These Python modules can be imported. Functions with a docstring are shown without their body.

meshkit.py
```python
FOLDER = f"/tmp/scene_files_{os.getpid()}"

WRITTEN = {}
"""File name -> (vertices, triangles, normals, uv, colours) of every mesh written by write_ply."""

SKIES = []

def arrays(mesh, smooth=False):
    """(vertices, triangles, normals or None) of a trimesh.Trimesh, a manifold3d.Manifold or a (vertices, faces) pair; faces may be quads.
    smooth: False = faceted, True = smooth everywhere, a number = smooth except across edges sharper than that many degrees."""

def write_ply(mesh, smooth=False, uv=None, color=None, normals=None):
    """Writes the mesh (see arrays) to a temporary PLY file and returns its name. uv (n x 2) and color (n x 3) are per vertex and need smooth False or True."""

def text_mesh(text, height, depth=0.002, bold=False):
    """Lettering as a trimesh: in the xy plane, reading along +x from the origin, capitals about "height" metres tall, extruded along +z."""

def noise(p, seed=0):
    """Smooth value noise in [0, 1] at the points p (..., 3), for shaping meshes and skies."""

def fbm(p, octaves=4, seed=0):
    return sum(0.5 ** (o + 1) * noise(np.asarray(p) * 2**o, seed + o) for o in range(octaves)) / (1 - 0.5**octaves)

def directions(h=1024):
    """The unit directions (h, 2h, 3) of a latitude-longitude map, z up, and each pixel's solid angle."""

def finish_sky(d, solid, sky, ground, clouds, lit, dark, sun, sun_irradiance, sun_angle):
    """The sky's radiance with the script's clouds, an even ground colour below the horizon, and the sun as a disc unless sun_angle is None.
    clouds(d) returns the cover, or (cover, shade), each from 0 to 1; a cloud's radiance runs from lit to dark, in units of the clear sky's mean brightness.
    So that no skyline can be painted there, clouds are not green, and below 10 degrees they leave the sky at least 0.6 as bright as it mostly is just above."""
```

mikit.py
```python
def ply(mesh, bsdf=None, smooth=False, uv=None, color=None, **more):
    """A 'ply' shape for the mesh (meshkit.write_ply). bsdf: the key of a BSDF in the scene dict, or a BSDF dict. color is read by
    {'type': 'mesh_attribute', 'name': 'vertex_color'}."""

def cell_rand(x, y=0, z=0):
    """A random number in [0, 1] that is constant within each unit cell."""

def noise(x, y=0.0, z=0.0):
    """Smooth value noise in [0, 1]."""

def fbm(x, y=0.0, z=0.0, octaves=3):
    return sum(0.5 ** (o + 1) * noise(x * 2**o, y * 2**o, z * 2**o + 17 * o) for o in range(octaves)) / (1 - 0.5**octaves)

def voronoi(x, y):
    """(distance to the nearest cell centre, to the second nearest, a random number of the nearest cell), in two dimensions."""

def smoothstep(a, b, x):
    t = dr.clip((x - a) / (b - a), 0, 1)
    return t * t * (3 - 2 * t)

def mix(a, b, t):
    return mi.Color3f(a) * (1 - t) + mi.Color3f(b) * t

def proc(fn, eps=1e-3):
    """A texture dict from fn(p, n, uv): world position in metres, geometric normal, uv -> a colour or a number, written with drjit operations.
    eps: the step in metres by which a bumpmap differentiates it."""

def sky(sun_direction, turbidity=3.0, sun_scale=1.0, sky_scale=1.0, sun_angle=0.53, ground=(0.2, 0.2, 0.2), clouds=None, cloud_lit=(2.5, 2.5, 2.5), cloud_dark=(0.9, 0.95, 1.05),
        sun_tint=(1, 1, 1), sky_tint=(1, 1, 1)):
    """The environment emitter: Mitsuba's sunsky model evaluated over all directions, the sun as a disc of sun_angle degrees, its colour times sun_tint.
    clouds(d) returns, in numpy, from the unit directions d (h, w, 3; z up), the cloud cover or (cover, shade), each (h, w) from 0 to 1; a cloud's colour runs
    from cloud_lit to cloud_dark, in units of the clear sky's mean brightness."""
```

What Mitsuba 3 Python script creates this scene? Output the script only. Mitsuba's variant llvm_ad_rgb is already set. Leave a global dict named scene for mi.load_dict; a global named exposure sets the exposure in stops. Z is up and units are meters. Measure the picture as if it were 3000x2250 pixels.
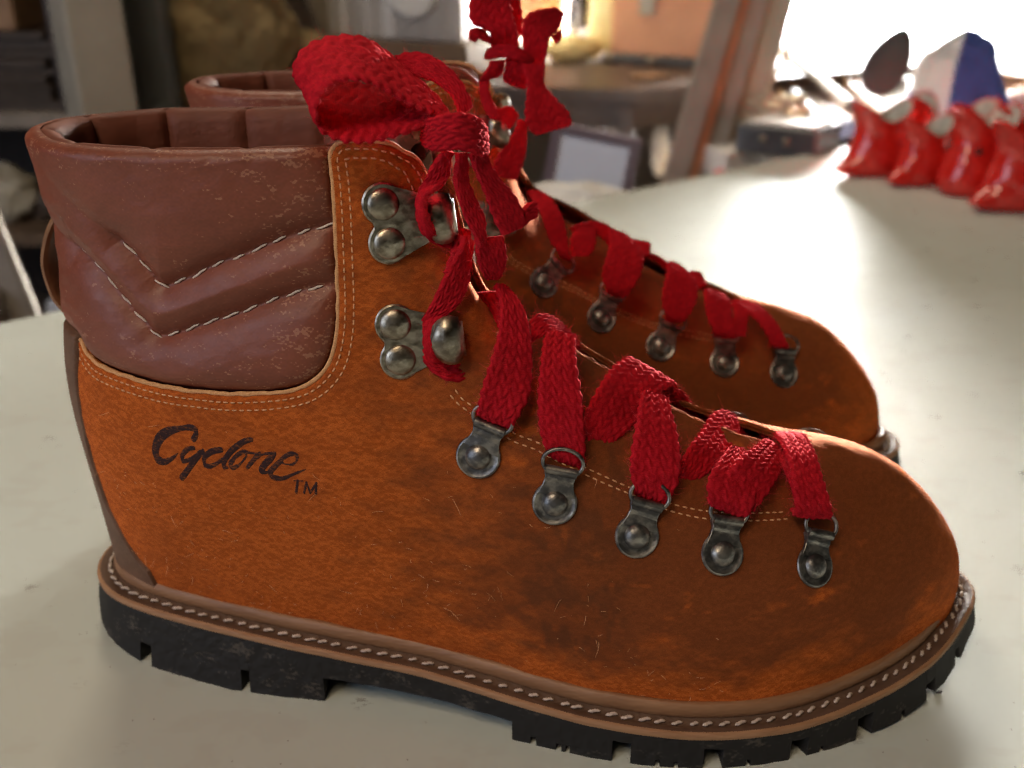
import math, numpy as np, trimesh, manifold3d, shapely, drjit as dr, mitsuba as mi, mikit, meshkit
from scipy.interpolate import CubicSpline, PchipInterpolator
from scipy.ndimage import gaussian_filter1d
from scipy.spatial import cKDTree, Delaunay
T4 = mi.ScalarTransform4f
scene, labels = {}, {}
CM = 0.01
# ------------------------------------------------------------------ camera, lamps, exposure
exposure = 0.45
EYE, PITCH = np.array([0., 0., 24.]), math.radians(24)
LOOK = EYE + np.array([0, math.cos(PITCH), -math.sin(PITCH)])
scene['camera'] = {'type': 'thinlens', 'fov': 55.0, 'fov_axis': 'x', 'aperture_radius': 0.0016, 'focus_distance': 0.285, 'near_clip': 0.01, 'far_clip': 60.0,
    'to_world': T4().look_at(origin=(EYE * CM).tolist(), target=(LOOK * CM).tolist(), up=[0, 0, 1])}
def lamp(key, centre, facing, w, h, rgb, power):
    """A soft rectangular light, w x h centimetres."""
    c = np.asarray(centre, float)
    t = T4().look_at(origin=(c * CM).tolist(), target=((c + np.asarray(facing, float)) * CM).tolist(), up=[0, 0, 1] if abs(facing[2]) < 9 * abs(facing[0]) + 9 * abs(facing[1]) else [0, 1, 0]) @ T4().scale([w * CM / 2, h * CM / 2, 1])
    scene[key] = {'type': 'rectangle', 'to_world': t, 'bsdf': {'type': 'diffuse', 'reflectance': {'type': 'rgb', 'value': .2}},
        'emitter': {'type': 'area', 'radiance': {'type': 'rgb', 'value': [power * x for x in rgb]}}}
lamp('bright_window', (108, 330, 16), (-.33, -1, -.02), 104, 70, (1, .965, .88), 480.)
labels['bright_window'] = {'label': 'overexposed bright daylight window behind the red vases', 'category': 'window'}
lamp('side_window', (-175, -92, 78), (1, .68, -.28), 150, 130, (.66, .77, 1), 1.7)
labels['side_window'] = {'label': 'cool daylight window out of frame left of the boots', 'category': 'window'}
lamp('ceiling_lamp', (-50, -62, 150), (.32, .6, -.9), 66, 66, (1, .74, .48), 6.6)
labels['ceiling_lamp'] = {'label': 'warm ceiling lamp behind the camera, out of frame', 'category': 'lamp'}
lamp('ceiling_lamp_001', (-45, 170, 190), (.1, -.5, -1), 50, 50, (1, .82, .6), 13.)
labels['ceiling_lamp_001'] = {'label': 'warm ceiling lamp over the far end of the table, out of frame', 'category': 'lamp'}
# ------------------------------------------------------------------ helpers
rng = np.random.default_rng(7)
def fresh(key):
    if key not in scene and key not in labels: return key
    k = 1
    while f'{key}_{k:03d}' in scene or f'{key}_{k:03d}' in labels: k += 1
    return f'{key}_{k:03d}'
def put(key, mesh, bsdf, smooth=True, uv=None, move=None, **lab):
    """One mesh, given in centimetres, as one entry."""
    v, f = (np.asarray(mesh[0], float), np.asarray(mesh[1])) if isinstance(mesh, tuple) else (np.asarray(mesh.vertices), np.asarray(mesh.faces))
    if f.shape[1] == 4: f = np.vstack([f[:, [0, 1, 2]], f[:, [0, 2, 3]]])
    if move is not None:
        v = move(v)
        if move is FAR: f = f[:, ::-1]
    if uv is not None and smooth not in (True, False): smooth = True
    key = fresh(key)
    scene[key] = mikit.ply((v * CM, f), bsdf, smooth=smooth, uv=uv)
    if lab: labels[key] = lab
    return key
def thing(key, label, category, group=None):
    key = fresh(key); labels[key] = {'label': label, 'category': category}
    if group: labels[key]['group'] = group
    return key
def join(ms):
    vs, fs, n = [], [], 0
    for m in ms:
        v, f = m if isinstance(m, tuple) else (m.vertices, m.faces)
        v, f = np.asarray(v, float), np.asarray(f)
        if f.shape[1] == 4: f = np.vstack([f[:, [0, 1, 2]], f[:, [0, 2, 3]]])
        vs.append(v); fs.append(f + n); n += len(v)
    return np.vstack(vs), np.vstack(fs)
def sheet(n, m, wrap_m=False, wrap_n=False):
    i, j = np.meshgrid(np.arange(n if wrap_n else n - 1), np.arange(m if wrap_m else m - 1), indexing='ij')
    a, b, c, d = i * m + j, ((i + 1) % n) * m + j, ((i + 1) % n) * m + (j + 1) % m, i * m + (j + 1) % m
    return np.stack([a, b, c, d], -1).reshape(-1, 4)
def tube(path, r, sides=10, closed=False, caps=True, squash=None):
    """A round bar along a polyline."""
    p = np.asarray(path, float); n = len(p)
    t = (np.roll(p, -1, 0) - np.roll(p, 1, 0)) if closed else np.gradient(p, axis=0)
    t /= np.linalg.norm(t, axis=1, keepdims=True) + 1e-9
    a = np.cross(t[0], [0, 0, 1.]); a = a if np.linalg.norm(a) > .1 else np.cross(t[0], [1., 0, 0]); A = []
    for k in range(n):
        a = a - t[k] * (a @ t[k]); a /= np.linalg.norm(a); A.append(a)
    A = np.array(A); B = np.cross(t, A)
    th = np.arange(sides) * 2 * np.pi / sides; r = np.broadcast_to(r, (n,))
    v = p[:, None] + r[:, None, None] * (np.cos(th)[None, :, None] * A[:, None] + np.sin(th)[None, :, None] * B[:, None])
    f = sheet(n, sides, True, closed); v = v.reshape(-1, 3)
    f = np.vstack([f[:, [0, 1, 2]], f[:, [0, 2, 3]]])
    if caps and not closed:
        k = np.arange(1, sides - 1)
        f = np.vstack([f, np.c_[k * 0, k + 1, k], np.c_[k * 0, k, k + 1] + (n - 1) * sides])
    return v, f
def revolve(profile, sides=40):
    """(radius, height) pairs turned round the z axis."""
    p = np.asarray(profile, float); th = np.arange(sides) * 2 * np.pi / sides
    v = np.stack([p[:, None, 0] * np.cos(th), p[:, None, 0] * np.sin(th), np.broadcast_to(p[:, None, 1], (len(p), sides))], -1).reshape(-1, 3)
    return v, sheet(len(p), sides, True)
def box(lo, hi, bevel=.0):
    lo, hi = np.asarray(lo, float), np.asarray(hi, float)
    if bevel <= 0: m = trimesh.creation.box(hi - lo); m.apply_translation((lo + hi) / 2); return m.vertices, m.faces
    pts = np.array([[(lo if a[k] == 0 else hi)[k] + (bevel if a[k] == 0 else -bevel) * (k != e) for k in range(3)] for a in np.ndindex(2, 2, 2) for e in range(3)])
    m = manifold3d.Manifold.hull_points(pts).to_mesh()
    return m.vert_properties[:, :3].astype(float), m.tri_verts
def turn(mesh, axis, deg, at=(0, 0, 0)):
    v, f = mesh; R = trimesh.transformations.rotation_matrix(math.radians(deg), axis, at)
    return v @ R[:3, :3].T + R[:3, 3], f
def frame(mesh, o, x, y, z):
    v, f = mesh; M = np.stack([x, y, z]); g = f if np.linalg.det(M) > 0 else f[:, ::-1]
    return np.asarray(v) @ M + o, g
def smooth_line(p, step):
    p = np.asarray(p, float); k = np.concatenate([[0], np.cumsum(np.linalg.norm(np.diff(p, axis=0), axis=1) + 1e-6)])
    return PchipInterpolator(k, p)(np.linspace(0, k[-1], max(3, int(k[-1] / step) + 1)))
def extrude(poly, z0, z1):
    m = trimesh.creation.extrude_polygon(poly, z1 - z0, engine='earcut'); v = np.array(m.vertices); v[:, 2] += z0
    return v, np.asarray(m.faces)
# ------------------------------------------------------------------ materials
ref = lambda k: {'type': 'ref', 'id': k}
rgb = lambda *c: {'type': 'rgb', 'value': list(c)}
def mat(key, color, rough=.6, bump=None, bump_scale=1., eps=2e-4, two=True, **more):
    b = {'type': 'principled', 'base_color': mikit.proc(color) if callable(color) else rgb(*color), 'roughness': mikit.proc(rough) if callable(rough) else rough, **more}
    if bump is not None: b = {'type': 'bumpmap', 'nested': b, 'arbitrary': mikit.proc(bump, eps), 'scale': bump_scale}
    scene[key] = {'type': 'twosided', 'nested': b} if two else b
N, FB, MIX, SS = mikit.noise, mikit.fbm, mikit.mix, mikit.smoothstep
def suede_color(p, n, uv):
    x, y, z = p.x * 100, p.y * 100, p.z * 100
    nap = FB(x * 7, y * 7, z * 9, 3); fibre = N(x * 40 + 4 * nap, y * 36, z * 60); cloud = FB(x * .42 + 3, y * .42, z * .55, 3); mid = FB(x * 1.5, y * 1.5 + 9, z * 2.2, 3)
    c = MIX((.315, .066, .011), (.43, .100, .018), SS(.35, .65, nap))
    c = MIX(c, (.18, .042, .011), SS(.40, .72, cloud * .7 + mid * .3) * .36)
    # worn, darkened nap over the flexing part of the vamp and on top of the toe, with ragged edges
    along = SS(-6, 2, x + 7 * (mid - .5)) * SS(18.5, 13, x + 6 * (cloud - .5))
    worn = along * SS(2.4, 4.6, z + 3.4 * (cloud - .5) + 2 * (mid - .5)) * SS(.30, .52, mid * .55 + cloud * .45 + .12)
    c = MIX(c, (.108, .032, .012), worn * .78)
    grime = SS(2.3, .6, dr.abs(x - 1.9 + 3 * (mid - .5))) * SS(.40, .62, FB(x * 2.5, y * 2.5, z * 1.2, 3)) * SS(3, 5, z + 2 * cloud)
    c = MIX(c, (.035, .022, .013), grime * .36)
    return c * (.72 + .56 * fibre)
def suede_bump(p, n, uv):
    x, y, z = p.x * 100, p.y * 100, p.z * 100
    return (FB(x * 11, y * 11, z * 15, 3) * .6 + N(x * 30, y * 30, z * 50) * .4)
mat('suede', suede_color, .95, suede_bump, .00045, specular=.12, sheen=.7, sheen_tint=.8)
mat('suede_edge', lambda p, n, uv: MIX((.42, .20, .085), (.62, .36, .18), N(p.x * 3000, p.y * 3000, p.z * 3000)), .95, specular=.1, sheen=.5)
def leather_color(p, n, uv):
    x, y, z = p.x * 100, p.y * 100, p.z * 100
    c = MIX((.140, .034, .017), (.195, .049, .024), FB(x * .9, y * .9, z * .9, 3))
    w = FB(x * 3.2, y * 3.2, z * 4.2, 4); fine = N(x * 16, y * 16, z * 16)
    rub = SS(.63, .74, w * .60 + .40 * fine + .12 * SS(-8.5, -5, x + 3 * (w - .5)) + .10 * SS(18.0, 18.9, z + w - .5) + .05 * SS(14.4, 13., z) - .06) + .6 * SS(.52, .6, w * .6 + fine * .4) * SS(18.6, 19.2, z)
    c = MIX(c, (.29, .13, .078), dr.clip(rub, 0, 1) * .65)
    return c * (.9 + .2 * fine)
def leather_bump(p, n, uv):
    x, y, z = p.x * 100, p.y * 100, p.z * 100
    return FB(x * 9, y * 9, z * 9, 3) * .6 + .5 * FB(x * 2.2, y * 2.2, z * 5, 2) + .25 * N(x * 30, y * 30, z * 30)
mat('collar_leather', leather_color, lambda p, n, uv: .40 + .20 * FB(p.x * 260, p.y * 260, p.z * 260, 3), leather_bump, .00018, specular=.5)
mat('lining_leather', lambda p, n, uv: MIX((.12, .04, .025), (.18, .06, .038), FB(p.x * 120, p.y * 120, p.z * 120, 3)), .6, leather_bump, .0004, specular=.25)
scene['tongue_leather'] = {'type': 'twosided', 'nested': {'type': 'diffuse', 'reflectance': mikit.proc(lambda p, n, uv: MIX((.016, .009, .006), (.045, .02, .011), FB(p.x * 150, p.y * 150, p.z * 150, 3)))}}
mat('strip_leather', lambda p, n, uv: MIX((.080, .036, .02), (.15, .078, .048), FB(p.x * 110, p.y * 110, p.z * 110, 4)) * (.8 + .4 * N(p.x * 2000, p.y * 2000, p.z * 2000)), .6, leather_bump, .0003, specular=.4)
mat('rand_leather', lambda p, n, uv: MIX((.17, .078, .036), (.27, .14, .07), FB(p.x * 90, p.y * 90, p.z * 300, 4)), .5, lambda p, n, uv: FB(p.x * 500, p.y * 500, p.z * 1500, 3), .0003, specular=.5)
mat('welt_leather', lambda p, n, uv: MIX((.060, .030, .018), (.13, .072, .044), FB(p.x * 170, p.y * 170, p.z * 300, 4)), .7, lambda p, n, uv: FB(p.x * 900, p.y * 900, p.z * 900, 3), .0004)
mat('edge_leather', lambda p, n, uv: MIX((.22, .105, .05), (.36, .20, .105), FB(p.x * 120, p.y * 120, p.z * 1400, 4)), .6, lambda p, n, uv: FB(p.x * 500, p.y * 500, p.z * 4000, 3), .0004)
def rubber_color(p, n, uv):
    d = FB(p.x * 130, p.y * 130, p.z * 190, 4); g = N(p.x * 1100, p.y * 1100, p.z * 1100)
    return MIX((.016, .0155, .016), (.16, .135, .11), SS(.57, .80, d * .7 + g * .3) * .36)
mat('rubber', rubber_color, .62, lambda p, n, uv: FB(p.x * 420, p.y * 420, p.z * 420, 4), .0011, specular=.22)
def lace_color(p, n, uv):
    a = N(uv.x * 9, uv.y * 22); b = FB(p.x * 200, p.y * 200, p.z * 200, 3); f = N(uv.x * 55, uv.y * 12, 3)
    return MIX((.24, .004, .010), (.47, .011, .021), a * .5 + f * .5) * (.78 + .44 * b)
mat('lace_cloth', lace_color, .9, lambda p, n, uv: N(p.x * 5000, p.y * 5000, p.z * 2500), .00012, specular=.06, sheen=.2, sheen_tint=.9)
scene['lint'] = {'type': 'twosided', 'nested': {'type': 'diffuse', 'reflectance': rgb(.55, .05, .06)}}
scene['scuff'] = {'type': 'twosided', 'nested': {'type': 'diffuse', 'reflectance': rgb(.62, .33, .17)}}
mat('thread', lambda p, n, uv: MIX((.36, .29, .24), (.60, .50, .43), N(p.x * 2500, p.y * 2500, p.z * 2500)), .8)
mat('thread_brown', lambda p, n, uv: MIX((.40, .18, .08), (.66, .38, .2), N(p.x * 2500, p.y * 2500, p.z * 2500)), .8)
mat('dark_metal', lambda p, n, uv: MIX((.12, .12, .122), (.32, .305, .28), SS(.35, .75, FB(p.x * 420, p.y * 420, p.z * 420, 4))), lambda p, n, uv: .26 + .3 * FB(p.x * 600, p.y * 600, p.z * 600, 3), lambda p, n, uv: FB(p.x * 500, p.y * 500, p.z * 500, 3), .0002, metallic=.92)
mat('nickel', lambda p, n, uv: MIX((.17, .145, .11), (.40, .365, .30), SS(.3, .7, FB(p.x * 380, p.y * 380, p.z * 380, 4))), lambda p, n, uv: .2 + .28 * FB(p.x * 500, p.y * 500, p.z * 500, 3), lambda p, n, uv: FB(p.x * 400, p.y * 400, p.z * 400, 3), .0002, metallic=1.)
mat('ink', lambda p, n, uv: MIX((.030, .012, .013), (.17, .05, .015), SS(.50, .72, FB(p.x * 1300, p.y * 1300, p.z * 2300, 3) * .75 + .25 * FB(p.x * 250, p.y * 250, p.z * 250, 2))), .8, specular=.2)
def table_color(p, n, uv):
    x, y = p.x * 100, p.y * 100
    c = MIX((.46, .495, .455), (.505, .54, .497), FB(x * .12, y * .12, 2, 3))
    smear = SS(.60, .74, FB(x * .5 + 4, y * .9, 7, 4)); c = MIX(c, (.42, .41, .37), smear * .2)
    d, _, k = mikit.voronoi(x * .33 + 20, y * .33 + 4)
    e = FB(x * 4.5, y * 9, 3, 3)
    c = MIX(c, (.16, .14, .12), SS(.20, .06, d + .25 * (e - .5)) * SS(.62, .9, k) * SS(.5, .66, e) * .7)
    sc, _, k2 = mikit.voronoi(x * 1.1 + 3, y * 1.1)
    return MIX(c, (.2, .17, .14), SS(.05, .02, sc) * SS(.88, .93, k2) * .6)
mat('laminate', table_color, lambda p, n, uv: .57 + .10 * FB(p.x * 40, p.y * 40, 1, 3), lambda p, n, uv: FB(p.x * 700, p.y * 700, 0, 2), .00004, specular=.5)
mat('table_edge', (.42, .36, .27), .5)
# ------------------------------------------------------------------ the table top, turned to the camera by a corner
TD = np.array([43.4, 36.4]) / np.linalg.norm([43.4, 36.4]); TN = np.array([-TD[1], TD[0]])    # along and beyond its far edge
tp = lambda a, b, z: np.array([*(np.array([8.4, 101.5]) + a * TD + b * TN), z])
key = thing('work_table', 'pale grey laminate table under the two boots', 'table')
q = shapely.Polygon([tp(a, b, 0)[:2] for a, b in ((-130, -190), (150, -190), (150, 0), (-130, 0))]).buffer(-1.2).buffer(1.2, quad_segs=4)
v, f = extrude(q, -2.6, -.02); 
def slab(q, z0, z1, r=.25):
    rings = [(0, z0), (0, z1 - r), (r * .3, z1 - r * .3), (r, z1)]
    vs = [np.c_[np.array(q.buffer(-i, join_style=2).exterior.coords)[:-1], np.full(len(q.exterior.coords) - 1, z)] for i, z in rings]
    n = len(vs[0]); fs = sheet(4, n, True); fs = np.vstack([fs[:, [0, 1, 2]], fs[:, [0, 2, 3]]])
    k = np.arange(1, n - 1); fs = np.vstack([fs, np.c_[k * 0, k, k + 1] + 3 * n])
    return np.vstack(vs), (fs if q.exterior.is_ccw else fs[:, ::-1])
put(key + '__top', slab(shapely.geometry.polygon.orient(shapely.Polygon([tp(a, b, 0)[:2] for a, b in ((-130, -190), (150, -190), (150, 0), (-130, 0))]))  , -2.6, 0), 'laminate', smooth=35)
# places on the boots: (u, v) on the shape below, and both edges of each lace strand in centimetres
DATA = {
 'seam': [[0.0272,0.60754],[0.03512,0.58064],[0.045,0.56988],[0.0567,0.56892],[0.07062,0.56793],[0.08833,0.56512],[0.10754,0.5658],[0.12604,0.57421],[0.14212,0.58997],[0.1539,0.60782],[0.16383,0.6337],[0.16995,0.66103],[0.17367,0.69249],[0.17603,0.73095],[0.1772,0.79774],[0.17727,0.87078],[0.17646,0.94102],[0.17519,0.98027],[0.17637,0.99353],[0.18027,1.00525],[0.19115,1.01079],[0.2033,1.00978],[0.21825,0.99805],[0.23373,0.98404],[0.24349,0.989],[0.24948,0.99702],[0.2528,0.98785]],
 'chev0': [[0.06765,0.83688],[0.07272,0.82068],[0.07688,0.80464],[0.0819,0.78372],[0.08812,0.76157],[0.09656,0.77343],[0.10397,0.78554],[0.11226,0.80238],[0.12015,0.81511],[0.12824,0.82574],[0.13637,0.83816],[0.14445,0.84892],[0.1527,0.85873],[0.16106,0.86753],[0.17522,0.87927]],
 'chev1': [[0.03096,0.80462],[0.03896,0.79218],[0.04525,0.78076],[0.05219,0.76247],[0.05821,0.73976],[0.06436,0.72125],[0.06861,0.70396],[0.07501,0.68365],[0.08069,0.66368],[0.09547,0.67963],[0.10497,0.69523],[0.11325,0.70785],[0.12234,0.72094],[0.13266,0.73772],[0.14232,0.75283],[0.15082,0.76319],[0.16175,0.77525],[0.17543,0.78293]],
 'stay': [[0.02872,0.55919],[0.02729,0.4977],[0.02658,0.41817],[0.02327,0.31273],[0.02434,0.22573],[0.03077,0.16721],[0.03861,0.09859],[0.04518,0.073]],
 'ring': [[0.24416,0.52784],[0.27475,0.50295],[0.30775,0.50422],[0.34593,0.52309],[0.38972,0.51893]],
 'ringtop': [[0.25932,0.62042],[0.28357,0.60136],[0.31886,0.61477],[0.35471,0.65446],[0.39934,0.64329]],
 'hook': [[0.20856,0.91268],[0.21061,0.85062],[0.2093,0.72118],[0.2095,0.66388]],
 'vamp': [[0.24154,0.62951],[0.24535,0.61642],[0.26576,0.61056],[0.27711,0.62334],[0.29897,0.62501],[0.31812,0.62277],[0.32798,0.6232],[0.34058,0.63235],[0.36305,0.66415],[0.38557,0.6916]],
 'vamp2': [[0.23755,0.61718],[0.24234,0.60433],[0.26356,0.59127],[0.27494,0.60314],[0.29663,0.60637],[0.31586,0.60545],[0.32592,0.6018],[0.33833,0.60841],[0.36115,0.6379],[0.38605,0.66886]],
 'word': [[[0.09722,0.46551,0.198],[0.09892,0.47604,0.216],[0.09952,0.48607,0.18],[0.09714,0.49044,0.198],[0.09299,0.48729,0.162],[0.08799,0.48049,0.216],[0.08243,0.46865,0.306],[0.07827,0.45284,0.342],[0.07584,0.43373,0.324],[0.07491,0.4181,0.306],[0.07568,0.40367,0.306],[0.07865,0.40056,0.216],[0.08198,0.40714,0.162],[0.08535,0.41852,0.108],[0.08726,0.42659,0.036]],[[0.09653,0.44455,0.144],[0.09376,0.4408,0.162],[0.09097,0.43121,0.18],[0.089,0.41746,0.18],[0.08906,0.40837,0.162],[0.09133,0.41168,0.144],[0.09508,0.42255,0.108],[0.09952,0.43908,0.126]],[[0.10132,0.44194,0.144],[0.09854,0.4283,0.18],[0.09518,0.41263,0.198],[0.092,0.39616,0.216],[0.08862,0.37774,0.2232],[0.08686,0.36965,0.2232]],[[0.11105,0.45045,0.18],[0.10979,0.44942,0.198],[0.1065,0.44453,0.198],[0.10313,0.43445,0.198],[0.10049,0.41811,0.162],[0.10051,0.40764,0.1728],[0.10248,0.40631,0.1728],[0.10602,0.41337,0.144],[0.11059,0.42876,0.126]],[[0.12719,0.4857,0.144],[0.12388,0.4796,0.18],[0.11979,0.46624,0.198],[0.11554,0.449,0.2088],[0.1126,0.43298,0.2088],[0.11063,0.4183,0.198],[0.11045,0.40992,0.162],[0.11258,0.41078,0.072]],[[0.12308,0.45475,0.162],[0.11942,0.44563,0.18],[0.11615,0.43105,0.18],[0.11419,0.41886,0.18],[0.11492,0.41296,0.162],[0.11746,0.4186,0.126],[0.12091,0.43459,0.108],[0.12314,0.44944,0.108],[0.12313,0.45465,0.108],[0.12573,0.45472,0.0792],[0.1284,0.45608,0.072],[0.1303,0.45988,0.0792]],[[0.12977,0.45578,0.162],[0.12712,0.44372,0.162],[0.12419,0.42819,0.1512],[0.12251,0.41953,0.108]],[[0.12862,0.45044,0.072],[0.13312,0.4605,0.09],[0.1373,0.46497,0.144],[0.1344,0.44942,0.216],[0.13128,0.43363,0.216],[0.12942,0.4208,0.198],[0.13054,0.41872,0.144],[0.13346,0.42377,0.072]],[[0.14059,0.44967,0.09],[0.14371,0.45037,0.108],[0.14721,0.46163,0.126],[0.14847,0.4731,0.144],[0.14671,0.47554,0.162],[0.1429,0.46635,0.162],[0.13935,0.45043,0.162],[0.13561,0.43231,0.18],[0.13376,0.41925,0.198],[0.13482,0.41149,0.198],[0.13846,0.41319,0.1512],[0.14328,0.42485,0.108],[0.14771,0.438,0.0792],[0.15181,0.44902,0.036]]],
 'mark': [[[0.14467,0.41516,0.0576],[0.1493,0.42011,0.0576]],[[0.1467,0.41806,0.108],[0.14499,0.38929,0.1224]],[[0.15088,0.41837,0.108],[0.14883,0.39314,0.0936]],[[0.15088,0.41837,0.0936],[0.15191,0.39749,0.108]],[[0.15191,0.39749,0.0864],[0.1559,0.42333,0.0936]],[[0.15583,0.42406,0.0936],[0.15469,0.39908,0.1224]]],
 'fring': [[0.75335,0.65423],[0.71839,0.61191],[0.67988,0.57812],[0.63675,0.57681],[0.59212,0.58533]],
 'fringtop': [[0.7374,0.77459],[0.70715,0.72185],[0.66416,0.72584],[0.6274,0.73469],[0.57733,0.71818]],
 'fvamp': [],
 'near': {
   'd1up': [[14.44,-3.11,11.51,15.47,-3.21,11.05],[14.43,-3.44,11.45,15.45,-3.55,11.0],[14.48,-3.9,11.72,15.58,-3.9,11.24],[14.53,-4.01,12.04,15.73,-3.89,11.56],[14.65,-4.03,12.56,16.01,-3.67,12.05],[14.88,-3.76,13.18,16.09,-3.14,12.7],[15.07,-3.24,13.73,16.07,-2.76,13.44],[15.16,-2.63,14.25,15.91,-2.27,14.12],[15.08,-2.12,14.7,15.6,-1.88,14.51],[14.95,-1.92,14.89,15.2,-1.68,14.78]],
   'd1in': [[14.17,-0.55,14.23,15.23,-1.54,14.65],[14.28,-0.54,13.66,15.26,-1.76,14.09],[14.48,-0.74,13.0,15.17,-1.96,13.54],[14.57,-1.16,12.42,15.05,-2.04,12.69],[14.42,-1.56,11.88,14.94,-2.34,12.16]],
   'hook2': [[14.1,-2.63,16.62,14.39,-1.97,16.27],[14.08,-2.73,16.33,14.31,-2.07,15.97],[13.78,-2.82,15.83,14.26,-2.28,15.24],[13.42,-3.02,15.15,14.08,-2.58,14.68],[13.12,-3.0,14.55,13.77,-2.9,14.38],[12.84,-2.73,13.98,13.45,-3.22,14.21],[12.8,-2.72,13.32,13.33,-3.33,13.76],[12.92,-2.99,12.83,13.36,-3.21,13.34],[13.23,-3.22,12.56,13.48,-2.88,13.06],[13.66,-3.22,12.32,13.78,-2.68,13.07],[14.17,-3.02,12.26,14.18,-2.48,13.12],[14.53,-2.62,12.4,14.36,-2.08,13.2],[14.64,-2.02,12.6,14.37,-1.48,13.31]],
   'f1': [[16.0,-1.76,13.65,16.03,-2.24,13.11],[16.18,-1.55,13.79,16.26,-2.16,13.27],[16.53,-1.13,13.68,16.61,-1.87,13.31],[16.91,-0.54,13.26,16.93,-1.16,12.94],[17.32,0.14,12.67,17.24,-0.34,12.43],[17.72,0.93,11.95,17.54,0.57,11.76],[18.08,1.62,11.28,17.72,1.38,11.18]],
   'd2up': [[16.57,-3.16,10.16,17.61,-3.04,9.54],[16.58,-3.48,10.1,17.61,-3.38,9.48],[16.52,-3.9,10.37,17.61,-3.8,9.76],[16.37,-4.0,10.82,17.67,-3.9,10.22],[16.25,-3.9,11.49,17.63,-3.8,11.1],[16.25,-3.61,12.23,17.55,-3.39,11.94],[16.32,-3.11,12.77,17.44,-2.89,12.61],[16.39,-2.51,13.12,17.41,-2.29,12.96],[16.53,-1.81,13.38,17.47,-1.59,13.16]],
   'e': [[17.49,-3.31,9.62,18.29,-3.19,9.55],[17.56,-3.32,10.32,18.57,-3.08,10.19],[17.61,-3.12,11.0,18.94,-2.88,10.49],[17.96,-2.62,11.61,19.33,-2.38,10.58],[18.35,-1.81,11.87,19.81,-1.69,10.88],[18.76,-1.01,11.96,20.33,-0.89,10.97],[19.18,-0.21,11.87,20.92,-0.09,10.84],[19.3,0.34,11.54,20.96,0.41,10.36],[19.56,0.71,10.96,20.75,0.59,10.1]],
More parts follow.
